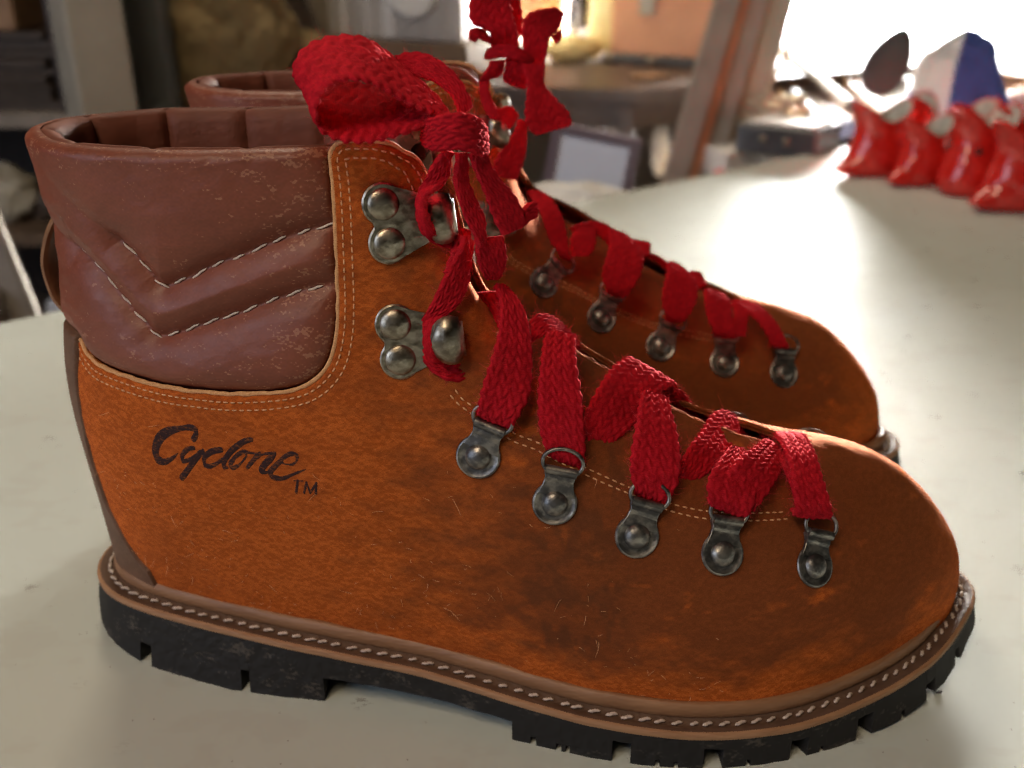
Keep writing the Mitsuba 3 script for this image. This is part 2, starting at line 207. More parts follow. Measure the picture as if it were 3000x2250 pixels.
   'eback': [[20.26,0.61,10.39,19.97,0.39,10.26],[20.99,0.82,10.37,20.6,0.48,10.14],[21.76,1.32,9.51,21.37,0.98,9.24],[22.65,1.92,8.61,22.3,1.58,8.48],[23.55,2.41,7.73,23.31,2.19,7.51]],
   'd3up': [[19.17,-3.37,9.01,20.01,-3.3,8.43],[19.17,-3.71,8.95,19.99,-3.65,8.38],[19.14,-4.1,9.23,20.09,-4.0,8.63],[18.97,-4.21,9.82,20.42,-3.99,9.18],[18.98,-4.01,10.32,20.56,-3.68,9.81],[19.18,-3.32,10.96,20.55,-2.88,10.39],[19.34,-2.52,11.24,20.47,-2.08,10.76],[19.56,-1.72,11.38,20.4,-1.38,10.97]],
   'c': [[20.44,-3.19,9.43,20.68,-3.31,8.63],[20.65,-3.0,9.57,21.29,-3.0,8.9],[21.07,-2.41,9.88,22.07,-2.29,9.13],[21.57,-1.41,9.86,22.77,-1.29,9.06],[21.99,-0.51,9.89,23.13,-0.39,8.99],[22.4,0.2,9.76,23.14,0.2,9.24],[22.82,0.71,9.45,23.16,0.59,9.25]],
   'cback': [[22.91,0.72,9.31,23.06,0.18,8.89],[23.43,1.02,8.67,23.38,0.58,8.26],[23.92,1.52,8.09,23.82,1.18,7.69],[24.69,2.01,7.57,24.53,1.79,7.18]],
   'd4up': [[21.43,-3.57,8.69,22.61,-3.38,8.08],[21.43,-3.93,8.64,22.6,-3.75,8.04],[21.42,-4.21,8.88,22.69,-3.99,8.24],[21.24,-4.31,9.25,22.79,-3.98,8.5],[21.42,-3.82,9.6,22.99,-3.38,8.93],[21.87,-3.02,9.66,22.95,-2.58,9.21],[22.38,-2.02,9.57,22.95,-1.68,9.26]],
   'b4': [[21.73,-3.69,9.16,22.83,-3.81,8.19],[22.11,-3.51,9.63,23.29,-3.39,8.53],[22.57,-2.92,9.74,23.78,-2.68,8.73],[23.17,-1.92,9.52,24.31,-1.68,8.73],[23.74,-0.91,9.24,24.72,-0.79,8.53],[24.03,-0.3,8.82,24.81,-0.3,8.35]],
   'a5': [[24.18,-3.06,7.96,25.56,-2.63,7.64],[24.18,-3.42,7.92,25.57,-2.98,7.58],[24.15,-3.72,8.17,25.5,-3.28,7.82],[24.02,-3.82,8.76,25.32,-3.38,8.35],[24.02,-3.22,9.25,25.2,-2.78,8.79],[24.09,-2.22,9.42,25.2,-1.88,9.17],[24.2,-1.01,9.26,25.27,-0.79,9.13],[24.48,0.5,8.69,25.56,0.6,8.6],[24.83,1.5,8.26,25.83,1.61,8.12]],
   'a5in': [[24.32,-3.4,7.84,24.99,-3.3,7.78],[24.14,-3.1,8.65,24.66,-3.0,8.73],[24.01,-2.3,9.0,24.68,-2.2,9.01],[24.1,-1.31,8.86,24.65,-1.19,8.94]],
   'loop': [[13.64,-3.22,19.89,13.87,-2.78,19.91],[12.92,-3.46,19.6,12.82,-2.04,20.05],[12.27,-3.72,19.43,12.03,-1.18,20.31],[11.67,-3.86,19.34,11.27,-0.45,20.43],[11.11,-3.86,19.37,10.64,-0.34,20.51],[10.74,-3.86,19.51,10.09,-0.23,20.53],[10.49,-3.86,19.77,9.65,-0.23,20.48],[10.52,-3.96,20.15,9.44,-0.54,20.56],[10.69,-4.04,20.55,9.4,-1.06,20.79],[10.9,-4.03,20.8,9.56,-1.17,21.21],[11.17,-3.93,20.91,9.87,-1.07,21.52],[11.55,-3.93,20.94,10.31,-0.96,21.68],[11.89,-3.83,20.85,10.92,-0.97,21.77],[12.26,-3.72,20.68,11.48,-0.98,21.68],[12.66,-3.62,20.41,11.98,-0.98,21.35],[13.14,-3.49,20.15,12.62,-1.51,20.95],[13.57,-3.36,19.97,13.24,-2.04,20.45],[13.89,-3.22,19.82,13.73,-2.68,19.99]],
   'loop2': [[12.53,-1.62,20.92,12.24,-1.18,21.17],[12.94,-1.94,20.78,12.56,-1.16,21.31],[13.33,-2.14,20.71,13.04,-1.36,21.34],[13.62,-2.33,20.54,13.49,-1.67,21.2],[13.88,-2.52,20.35,13.95,-1.98,20.9],[14.02,-2.72,20.1,14.26,-2.28,20.5],[14.12,-2.81,19.79,14.5,-2.59,20.0]],
   'knot': [[13.15,-2.7,19.73,13.13,-2.7,19.1],[13.32,-3.3,19.89,13.29,-3.3,19.08],[13.64,-3.8,20.05,13.67,-3.8,19.12],[13.99,-4.0,20.16,14.08,-4.0,19.21],[14.3,-3.9,20.13,14.44,-3.9,19.1],[14.6,-3.5,19.96,14.67,-3.5,18.91],[14.75,-2.9,19.66,14.8,-2.9,18.84],[14.76,-2.4,19.48,14.75,-2.4,18.84]],
   'hook1': [[13.7,-3.42,19.19,13.97,-3.08,19.02],[13.56,-3.3,18.87,13.87,-3.2,18.83],[13.34,-3.21,18.67,13.87,-2.99,18.53],[13.18,-3.0,18.32,13.79,-3.0,18.24],[13.06,-2.78,18.05,13.58,-3.22,18.04],[12.91,-2.56,17.63,13.18,-3.34,17.92],[12.87,-2.56,17.26,13.12,-3.34,17.63],[12.92,-2.67,16.94,13.16,-3.33,17.32],[13.05,-2.78,16.64,13.31,-3.12,16.95],[13.31,-2.7,16.33,13.55,-2.7,16.69],[13.7,-2.51,16.14,13.75,-2.29,16.66],[14.05,-2.22,16.07,13.97,-1.88,16.76]],
   'tailm': [[14.04,-3.51,19.08,14.25,-3.29,19.07],[14.04,-3.52,18.75,14.31,-3.18,18.62],[13.94,-3.42,18.34,14.31,-3.08,18.21],[14.0,-3.42,17.98,14.43,-3.08,17.91],[14.11,-3.32,17.53,14.62,-2.98,17.48],[14.25,-3.22,17.09,14.78,-2.88,17.09],[14.48,-3.11,16.68,14.75,-2.89,16.7],[14.57,-3.01,16.28,14.85,-2.79,16.22]],
   'tailr': [[14.32,-3.42,19.07,14.82,-3.08,18.9],[14.47,-3.52,18.71,14.96,-3.08,18.55],[14.59,-3.42,18.32,15.22,-2.98,18.18],[14.76,-3.32,17.91,15.47,-2.78,17.9],[14.87,-3.23,17.5,15.73,-2.57,17.44],[15.02,-3.13,17.07,15.87,-2.47,16.99],[15.25,-3.03,16.61,15.83,-2.37,16.76]],
   'tiptail': [[15.75,-2.5,17.19,15.83,-2.5,16.78],[15.96,-2.3,17.44,15.99,-2.3,16.92],[16.22,-2.1,17.44,16.25,-2.2,16.95]],
   'tailend': [[14.44,-2.82,16.59,15.24,-2.48,16.59],[14.46,-2.92,16.3,15.32,-2.48,16.27],[14.53,-2.82,15.87,15.37,-2.38,15.88],[14.61,-2.52,15.47,15.28,-2.18,15.46],[14.71,-2.21,15.16,15.1,-1.99,15.09]],
   'strand': [[14.05,-2.22,16.73,14.27,-1.88,16.55],[13.92,-2.52,16.41,14.26,-2.08,16.23],[13.76,-2.72,15.99,14.2,-2.18,15.58],[13.54,-2.92,15.51,14.16,-2.48,15.12]]},
 'far': {
   'loopa': [[13.19,4.5,20.11,14.3,4.3,20.09],[13.19,4.6,20.56,14.27,4.4,20.54],[13.1,5.0,21.06,14.23,4.6,21.13],[12.44,5.2,21.34,14.05,4.6,21.53],[12.38,5.2,21.77,13.98,4.6,21.93],[12.45,5.2,22.22,13.87,4.6,22.32],[12.59,5.0,22.66,13.77,4.4,22.71],[12.72,4.6,22.88,13.84,3.8,22.89],[12.92,4.1,22.63,14.16,3.4,22.58],[13.08,3.8,22.09,14.34,3.2,21.99],[13.36,3.7,21.41,14.42,3.2,21.45],[13.61,3.8,20.66,14.38,3.4,20.7]],
   'curl': [[12.36,5.3,20.72,12.56,5.1,20.6],[12.37,5.4,21.06,12.78,5.2,20.84],[12.53,5.0,21.16,13.13,5.0,20.63],[12.91,4.7,21.07,13.26,4.7,20.57]],
   'loopb': [[14.31,4.3,19.32,15.26,4.1,19.3],[14.34,4.4,19.96,15.32,4.2,19.94],[14.45,4.5,20.45,15.43,4.2,20.49],[14.37,4.6,21.03,15.43,4.1,20.65],[14.44,4.5,21.46,15.58,3.8,20.8],[14.8,4.3,21.72,15.81,3.5,20.95],[15.27,3.9,21.79,15.96,3.2,21.27],[15.79,3.5,21.81,16.04,3.0,21.64]],
   'loopb2': [[15.59,3.6,20.85,15.96,3.3,21.04],[15.66,3.7,20.55,15.96,3.4,20.8],[15.8,3.8,20.49,15.96,3.6,20.58]],
   'knot': [[13.08,4.4,20.23,12.96,4.4,19.96],[13.27,4.9,20.48,13.19,4.9,20.01],[13.63,5.2,20.58,13.62,5.2,20.11],[14.05,5.3,20.55,14.12,5.3,20.05],[14.47,5.1,20.37,14.55,5.1,19.82],[14.81,4.6,20.05,14.81,4.6,19.77]],
   'knotv': [[13.76,4.9,20.08,14.37,5.2,20.04],[13.73,4.7,19.64,14.55,5.0,19.61],[13.61,4.4,19.3,14.63,4.7,19.23],[13.9,4.0,19.0,14.57,4.3,18.83]],
   'tail': [[14.33,5.2,19.97,15.3,4.9,19.87],[14.44,5.2,19.56,15.27,4.9,19.56],[14.59,5.2,19.15,15.24,4.8,19.1],[14.55,5.2,18.66,15.54,4.7,18.74],[14.49,5.2,18.1,16.0,4.6,18.26],[14.53,5.1,17.59,16.34,4.5,17.89],[14.97,5.0,17.07,16.39,4.5,17.38]],
   'hook1': [[13.12,4.8,20.0,13.76,4.7,20.02],[13.08,4.9,19.7,13.69,4.7,19.68],[12.89,4.6,19.49,13.61,4.5,19.38],[12.72,4.0,19.07,13.1,4.4,19.23],[12.75,3.9,18.56,13.06,4.4,18.7],[12.86,4.0,18.1,13.24,4.4,18.31],[13.12,4.3,17.68,13.46,4.3,18.04],[13.46,4.3,17.35,13.79,4.0,18.14],[13.9,4.0,17.19,14.28,3.5,17.59]],
   'strand': [[14.28,3.7,17.62,14.55,3.3,17.45],[14.05,4.0,17.04,14.59,3.5,16.81],[13.71,4.1,16.61,14.59,3.6,16.37],[13.22,4.2,15.88,14.44,3.7,15.63],[13.1,4.1,15.33,14.17,3.8,15.03]],
   'd1up': [[16.03,3.99,12.03,16.49,3.95,11.82],[16.06,4.33,11.98,16.5,4.31,11.76],[15.93,4.7,12.22,16.46,4.6,12.01],[15.63,4.7,12.64,16.4,4.5,12.28],[15.39,4.5,13.24,16.32,4.1,12.95],[15.16,4.1,13.79,16.06,3.7,13.68],[14.88,3.6,14.14,15.72,3.2,14.1],[14.65,3.0,14.47,15.25,2.8,14.37]],
   'e1': [[16.55,4.2,11.82,17.2,4.1,11.86],[16.45,4.1,12.35,17.57,3.9,12.17],[16.55,3.7,12.78,17.64,3.5,12.6],[16.99,3.2,12.95,17.61,3.0,12.77]],
   'f1': [[16.44,3.4,12.94,16.57,3.4,12.76],[17.0,3.1,13.08,17.37,3.1,12.68],[17.62,2.8,13.12,17.87,3.0,12.47],[18.25,2.6,12.85,18.2,2.9,12.0],[18.64,2.5,12.45,18.4,2.8,11.78]],
   'd2up': [[18.05,4.28,10.51,18.87,4.1,10.23],[18.07,4.61,10.45,18.84,4.45,10.18],[18.0,5.0,10.72,18.98,4.8,10.41],[17.78,5.0,11.09,19.31,4.8,10.91],[17.8,4.9,11.55,19.58,4.5,11.43],[18.0,4.4,12.07,19.65,4.0,11.89],[18.16,3.8,12.5,19.35,3.3,12.24],[18.14,3.1,12.92,19.04,2.8,12.41]],
   'e2': [[19.34,3.2,11.65,19.82,3.2,11.59],[19.16,2.9,12.13,20.1,2.9,11.69],[19.2,2.5,12.2,20.13,2.5,12.08]],
   'f2': [[19.67,2.9,11.75,19.8,2.9,11.56],[20.52,2.6,11.47,20.65,2.7,11.05],[21.04,2.6,11.02,21.09,2.8,10.7]],
   'd3up': [[20.65,4.29,9.26,21.38,4.13,9.1],[20.66,4.63,9.2,21.35,4.48,9.05],[20.61,5.0,9.47,21.49,4.8,9.27],[20.4,5.0,9.98,21.76,4.8,9.72],[20.39,4.8,10.6,22.03,4.4,10.15],[20.62,4.2,11.15,22.04,3.8,10.64],[20.75,3.6,11.33,21.56,3.2,11.02],[20.88,3.1,11.37,21.36,2.9,11.12]],
   'e3': [[21.85,3.7,10.1,22.53,3.5,10.48],[21.73,3.1,10.67,22.63,3.0,10.31],[21.92,2.6,10.77,22.36,2.6,10.77]],
   'd4up': [[22.76,4.33,8.58,23.8,4.18,8.39],[22.78,4.68,8.52,23.81,4.55,8.35],[22.69,5.0,8.77,23.77,4.8,8.57],[22.41,5.0,9.28,23.64,4.7,8.92],[22.33,4.6,9.77,23.64,4.2,9.38],[22.34,4.0,10.14,23.62,3.6,9.68],[22.5,3.4,10.25,23.42,3.0,9.8]],
   'b4': [[23.76,4.4,8.28,24.28,4.3,8.24],[23.68,4.2,8.99,24.4,4.0,8.91],[23.82,3.7,9.19,24.53,3.6,9.09],[23.71,3.2,9.54,24.57,3.1,9.18]],
   'a5': [[25.43,3.93,7.93,26.31,3.65,7.74],[25.46,4.28,7.88,26.34,4.0,7.69],[25.32,4.6,8.1,26.21,4.3,7.91],[25.09,4.6,8.56,25.99,4.3,8.24],[24.77,4.2,8.99,25.8,3.9,8.61],[24.39,3.6,9.22,25.43,3.2,9.01],[24.11,2.9,9.24,25.19,2.6,9.13],[23.91,2.3,9.29,24.73,2.1,9.16]]},
}
# ---- shape of the boot, in centimetres: x heel to toe, y outer side negative, z up ----
OUT = np.array([(-.45,2.8),(-.15,1.4),(.75,.25),(2.3,-.65),(5.8,-1.9),(9.2,-2.9),(12.3,-3.6),(15.4,-4.7),(18.3,-5.6),(21.2,-6.),(24.2,-5.7),(27.5,-4.3),(30.2,-2.5),(32.,-.5),(32.9,1.1),
    (32.6,2.7),(31.,4.),(28.5,4.8),(25,5.2),(21.5,5.),(18,4.6),(14,4.7),(10,5.3),(6,5.8),(3,5.7),(1.,4.9),(-.1,3.95)])
LEVELS = np.array([
    [(.6,2.2,2.4),(.35,2.1,6.5),(.4,2.,10.8),(1.0,1.9,14.6),(.75,1.9,19.1)],
    [(1.7,.5,2.35),(1.5,.2,6.5),(1.5,0,10.8),(2.,-.1,14.6),(1.8,-.5,19.05)],
    [(4,-.75,2.3),(4.,-1.4,6.5),(4.1,-1.7,10.6),(4.2,-1.6,14.6),(4.1,-1.9,19)],
    [(7.5,-1.7,2.2),(7.4,-2.3,6.4),(7.3,-2.6,10.5),(7.4,-2.4,14.6),(7.3,-2.4,19)],
    [(11,-2.6,2.1),(10.8,-3.1,6.),(10.5,-3.1,10.),(10.3,-2.7,14.5),(10.4,-2.3,19)],
    [(14,-3.5,1.95),(13.5,-3.7,5.8),(12.8,-3.3,10),(12.2,-2.6,14.5),(11.9,-2.1,19.0)],
    [(16.5,-4.3,1.8),(15.9,-4.4,5.4),(15.,-3.8,9.5),(13.6,-2.4,14),(12.95,-1.6,18.3)],
    [(18.5,-4.9,1.7),(18.,-4.9,5),(17.2,-4.2,8.6),(15.9,-2.8,11.8),(14.2,-1.3,14.5)],
    [(20.5,-5.2,1.6),(20.2,-5.2,4.5),(19.6,-4.4,7.6),(18.3,-2.9,10.4),(16.6,-1.0,12.8)],
    [(23,-5.1,1.55),(22.8,-5.1,4.),(22.2,-4.4,6.8),(21.2,-2.9,8.9),(20,-.9,10.7)],
    [(26,-4.3,1.55),(25.8,-4.3,3.7),(25.2,-3.7,6.0),(24.2,-2.4,7.9),(22.8,-.7,9.3)],
    [(29,-2.5,1.6),(28.95,-2.55,3.5),(28.,-2.2,5.45),(26.6,-1.2,7.5),(24.4,-.2,8.7)],
    [(31.8,1.2,1.85),(31.8,1.2,3.5),(30.75,1.1,5.35),(28.3,.85,7.6),(24.7,.45,8.55)],
    [(29.8,3.7,1.7),(29.7,3.8,3.4),(28.7,3.5,5.3),(26.9,2.4,7.45),(24.5,.85,8.5)],
    [(26,4.5,1.55),(25.8,4.6,3.6),(25.2,4.2,5.9),(24.3,2.9,7.7),(22.9,.8,9.1)],
    [(22.5,4.3,1.55),(22.3,4.5,4),(21.9,4.1,6.6),(21,2.8,8.7),(20,.75,10.4)],
    [(19.5,4.,1.6),(19.2,4.2,4.5),(18.8,4.05,7.4),(18,2.95,10.2),(16.6,.9,12.4)],
    [(16.5,3.9,1.8),(16.2,4.2,5.2),(15.7,4.4,8.8),(15,3.5,11.7),(14.2,1.6,14.2)],
    [(14,4.,1.95),(13.6,4.5,5.6),(13.1,4.8,9.6),(12.9,4.2,14),(12.8,3.0,19.0)],
    [(11,4.4,2.1),(10.7,4.9,6),(10.5,5.2,10),(10.3,5.2,14.5),(10.4,5.,19.5)],
    [(7,5.,2.2),(7,5.5,6.4),(7,5.8,10.5),(7,5.7,14.5),(7,5.6,19)],
    [(4,5.,2.3),(4,5.4,6.5),(4,5.6,10.6),(4,5.5,14.5),(4,5.5,19)],
    [(1.9,4.1,2.35),(1.7,4.15,6.5),(1.7,4.2,10.8),(2.2,4.2,14.5),(1.8,4.4,19.05)]])
_o = np.vstack([OUT, OUT[:1]])
_ok = np.concatenate([[0], np.cumsum(np.linalg.norm(np.diff(_o, axis=0), axis=1))])
_oc = CubicSpline(_ok, _o, bc_type='periodic')
PERIM = _ok[-1]
def rim(s, inset=0.):
    """Point and outward normal of the sole's outline at arc length s, moved inwards."""
    p, t = _oc(s % PERIM), _oc(s % PERIM, 1)
    t = t / np.linalg.norm(t, axis=-1, keepdims=True)
    n = np.stack([t[..., 1], -t[..., 0]], -1)
    return p - n * inset, n, t
_s = np.linspace(0, PERIM, 2000); _p, _n, _ = rim(_s)
for lv in LEVELS:
    i = np.argmin(np.linalg.norm(_p - lv[0, :2], axis=1)); lv[0, :2] = _p[i] - _n[i] * 1.06; lv[1, :2] -= _n[i] * .13
NK = len(LEVELS)
_knots = np.concatenate([[0], np.cumsum(np.linalg.norm(np.diff(np.concatenate([LEVELS, LEVELS[:1]])[:, 1], axis=0), axis=1))])
_knots /= _knots[-1]
_around = CubicSpline(_knots, np.concatenate([LEVELS, LEVELS[:1]]), bc_type='periodic')
_up = CubicSpline(np.linspace(0, 1, 5), np.eye(5), bc_type='natural')
def surf(u, v):
    u, v = np.asarray(u, float), np.asarray(v, float)
    return np.einsum('...k,...kc->...c', _up(v), _around(u % 1))
def nrm(u, v, e=1e-3):
    n = np.cross(surf(u + e, v) - surf(u - e, v), surf(u, v + e) - surf(u, v - e))
    return n / np.linalg.norm(n, axis=-1, keepdims=True)
U_TOE = _knots[12]
def welt_z(x): return np.interp(x, [-1, 9, 15, 18, 21, 25, 28, 33], [2.4, 2.2, 1.82, 1.62, 1.5, 1.5, 1.57, 1.95])
NEAR = (lambda p: np.asarray(p, float) * [1, 1, 1] + [-15.5, 29.6, 0])
FAR = (lambda p: np.asarray(p, float) * [1, -1, 1] + [-14.0, 44.7, 0])
# ------------------------------------------------------------------ the boots
Uf = np.linspace(0, 1, 801)[:-1]
def mirror_side(uvs):
    """The same places, seen from the side, on the boot's inner half."""
    U, V = np.meshgrid(np.linspace(U_TOE + .02, 1, 400), np.linspace(0, 1.04, 160), indexing='ij'); U, V = U.ravel(), V.ravel()
    P = surf(U, V); t = cKDTree(P[:, [0, 2]]); q = surf(*np.asarray(uvs)[:, :2].T)
    _, i = t.query(q[:, [0, 2]]); return np.c_[U[i], V[i]]
SEAM = np.array(DATA['seam']); SEAM_IN = mirror_side(SEAM)
SCALE = np.array([84., 13.])
def walk(uv, direction, d):
    """Moves places on the surface by d centimetres along 3-D directions."""
    uv = np.asarray(uv, float); e = 1e-3; u, v = uv.T
    su, sv = (surf(u + e, v) - surf(u - e, v)) / (2 * e), (surf(u, v + e) - surf(u, v - e)) / (2 * e)
    a, b, c = (su * su).sum(-1), (su * sv).sum(-1), (sv * sv).sum(-1); r, s = (su * direction).sum(-1) * d, (sv * direction).sum(-1) * d
    det = a * c - b * b + 1e-9
    return uv + np.stack([(c * r - b * s) / det, (a * s - b * r) / det], -1)
def line_uv(uv, step=.1):
    uv = np.asarray(uv, float)[:, :2]; P = surf(*uv.T); k = np.concatenate([[0], np.cumsum(np.linalg.norm(np.diff(P, axis=0), axis=1) + 1e-6)])
    return PchipInterpolator(k, uv)(np.linspace(0, k[-1], int(k[-1] / step) + 1))
def offset_line(uv, d, step=.1):
    q = line_uv(uv, step); P, n = surf(*q.T), nrm(*q.T); t = np.gradient(P, axis=0); t /= np.linalg.norm(t, axis=1, keepdims=True) + 1e-9
    return walk(q, np.cross(n, t), d)
def triangulate(poly, step, edge, rims=(.03, .08, .14)):
    """Points of a polygon, in scaled (u, v), joined into triangles; also each point's distance to the outline."""
    pts = [np.array(r.segmentize(edge).coords)[:-1] for r in (poly.exterior, *poly.interiors)]
    for d in rims:
        g = poly.buffer(-d)
        for h in getattr(g, 'geoms', [g]):
            if not h.is_empty: pts.append(np.array(h.exterior.segmentize(edge).coords)[:-1])
    x0, y0, x1, y1 = poly.bounds
    gx, gy = np.meshgrid(np.arange(x0, x1, step), np.arange(y0, y1, step * .87)); gx = gx + (np.arange(len(gx)) % 2)[:, None] * step / 2
    g = np.c_[gx.ravel(), gy.ravel()]; inner = poly.buffer(-max(rims) - step * .5)
    pts.append(g[shapely.contains_xy(inner, g)])
    p = np.unique(np.round(np.vstack(pts), 4), axis=0); f = Delaunay(p).simplices
    f = f[shapely.contains_xy(poly.buffer(1e-4), p[f].mean(1))]
    a = np.cross(p[f[:, 1]] - p[f[:, 0]], p[f[:, 2]] - p[f[:, 0]]); f = f[np.abs(a) > 1e-7]; a = a[np.abs(a) > 1e-7]
    f[a < 0] = f[a < 0][:, ::-1]
    return p, f, shapely.distance(shapely.points(p), poly.boundary)
def panel(poly, thick, step=.22, edge=.12, low=-.06, ripple=None):
    """A piece of hide of its own thickness laid on the boot, with rounded edges."""
    p, f, d = triangulate(poly, step, edge); u, v = (p / SCALE).T
    r = .14; h = low + (thick - low) * np.sqrt(np.clip(1 - (1 - np.clip(d / r, 0, 1)) ** 2, 0, 1))
    if ripple is not None: h = h + ripple(surf(u, v)) * np.clip(d / .3, 0, 1)
    return surf(u, v) + nrm(u, v) * h[:, None], f
def lateral(seam):      # the seam continued to the heel
    return np.vstack([[[0, seam[0][1]]], seam])
def suede_poly():
    a = SCALE * line_uv(SEAM, .1); b = SCALE * line_uv(SEAM_IN, .1)
    front = SCALE * np.c_[np.linspace(SEAM[-1][0] + .012, SEAM_IN[-1][0] - .012, 260), np.full(260, 1.)]
    return shapely.Polygon(np.vstack([[[0, 0]], [[0, a[0][1]]], a, front, b[::-1], [[SCALE[0], b[0][1]]], [[SCALE[0], 0]]])).buffer(0)
def warp_noise(P): return (meshkit.fbm(P * .55, 3, 4) - .5) * .22 + (meshkit.fbm(P * 2.6, 3, 5) - .5) * .035
SUEDE_POLY = suede_poly()
if SUEDE_POLY.geom_type != 'Polygon': SUEDE_POLY = max(SUEDE_POLY.geoms, key=lambda g: g.area)
LINES, FADE = [], []
for x in (DATA['chev0'], DATA['chev1'], mirror_side(DATA['chev0']), mirror_side(DATA['chev1'])):      # the furrows run out softly past the last stitch
    x = np.array(x); q = line_uv(x, .08); e = q[0] + (q[0] - q[6]) / .48 * np.linspace(3., .05, 36)[:, None]
    LINES.append(surf(*np.vstack([e, q]).T)); FADE.append(np.concatenate([np.linspace(1.6, .0, 36), np.zeros(len(q))]))
def collar_mesh():
    """The padded leather collar with its stitched furrows: outer face, rolled rim."""
    ua, ub = SEAM_IN[-1][0] - 1 + .0, SEAM[-1][0]
    us = np.linspace(ua, ub, 330); vs = np.linspace(.36, .978, 150)
    U, V = np.meshgrid(us, vs, indexing='ij'); P, n = surf(U, V), nrm(U, V)
    lines = cKDTree(np.vstack(LINES)); seams = cKDTree(np.vstack([surf(*line_uv(lateral(SEAM), .08).T), surf(*line_uv(np.vstack([[[1., SEAM_IN[0][1]]], SEAM_IN]), .08).T)]))
    d, near = lines.query(P.reshape(-1, 3)); d = (d + np.concatenate(FADE)[near]).reshape(U.shape); e = seams.query(P.reshape(-1, 3))[0].reshape(U.shape)
    h = .62 * (1 - np.exp(-d / .50)) * (1 - .9 * np.exp(-e / .28)) - .26
    h += (meshkit.fbm(P * [1., 1., 1.7], 3, 11) - .5) * .09 * np.clip(d / .4, 0, 1)
    h = np.where(shapely.contains_xy(SUEDE_POLY, (U * 1.).ravel() % 1 * SCALE[0], V.ravel() * SCALE[1]).reshape(U.shape), np.minimum(-.30, -.26 - .4 * e), h)
    h -= .10 * np.exp(-((np.abs((U + .001) * 84)) / .35) ** 2)          # the seam at the very back
    O = P + n * h[..., None]
    out = O[:, -1] - P[:, -1] * 0; nn = n[:, -1] * [1, 1, .0]; nn /= np.linalg.norm(nn, axis=1, keepdims=True)
    r = .40; roll = []
    for a in np.linspace(0, np.pi * .56, 11)[1:]:
        roll.append(O[:, -1] - r * nn + r * (nn * np.cos(a) + np.array([0, 0, 1.]) * np.sin(a) * .75))
    R = np.stack(roll, 1)
    wob = (meshkit.fbm(R * [2.2, 2.2, 2.2], 3, 3) - .5)[..., None] * .10
    R = R + wob * nn[:, None]
    outer = np.concatenate([O, R], 1)
    return (outer.reshape(-1, 3), sheet(*outer.shape[:2])), R[:, -1], nn
def lining_mesh(top, nn, lo, hi):
    """One pad of the inside, between two creases."""
    k = np.linspace(lo, hi, 16); i = k.astype(int); i = np.clip(i, 0, len(top) - 2); t = (k - i)[:, None]
    P, n = top[i] * (1 - t) + top[i + 1] * t, nn[i] * (1 - t) + nn[i + 1] * t
    edge = np.minimum(np.arange(16), 15 - np.arange(16)) / 15.; puff = .26 * (1 - np.exp(-edge / .06)) - .06
    z = np.array([-.12, -.02, -.03, -.14, -.4, -.8, -1.3, -2., -3, -4.5, -6.5]); inn = np.array([-.10, .04, .20, .36, .44, .47, .49, .52, .6, .75, .85])
    g = P[:, None] - n[:, None] * (inn[None, :, None] + (puff[:, None] * np.clip(1 - np.abs(z + .9) / 9, .2, 1) * np.clip((.10 - z) / .3, .1, 1))[..., None]) + np.array([0, 0, 1.]) * (puff[:, None] * np.clip((z + .3) / .3, 0, 1) * .25)[..., None] + np.array([0, 0, 1.]) * z[None, :, None]
    g = g + ((meshkit.fbm(g * 1.7, 3, 8) - .5) * .10)[..., None] * n[:, None]
    return g.reshape(-1, 3), sheet(16, len(z))[:, ::1]
def tongue_mesh():
    s = np.linspace(0, 1, 60); ua = np.interp(s, [0, 1], [_knots[11], SEAM[-1][0] + .004]); ub = np.interp(s, [0, 1], [_knots[13], SEAM_IN[-1][0] - .004])
    A, B = surf(ua, np.full(60, .97)), surf(ub, np.full(60, .97)); nA, nB = nrm(ua, np.full(60, .95)), nrm(ub, np.full(60, .95))
    A, B = A - nA * .5, B - nB * .5
    t = np.linspace(-.04, 1.04, 30)
    mid = (nA + nB); mid /= np.linalg.norm(mid, axis=1, keepdims=True)
    g = A[:, None] * (1 - t)[None, :, None] + B[:, None] * t[None, :, None] + mid[:, None] * (.30 * (4 * t * (1 - t)) * np.interp(s, [0, .2], [.2, 1])[:, None])[..., None]
    top = g[-1][None] + (np.linspace(.15, 1., 8)[:, None, None] * np.array([-.1, 0, 1.3]))
    g = np.concatenate([g, top]); g = g + ((meshkit.fbm(g * 1.1, 3, 2) - .5) * .2)[..., None] * np.array([.5, 0, .5])
    return g.reshape(-1, 3), sheet(*g.shape[:2])[:, ::-1]
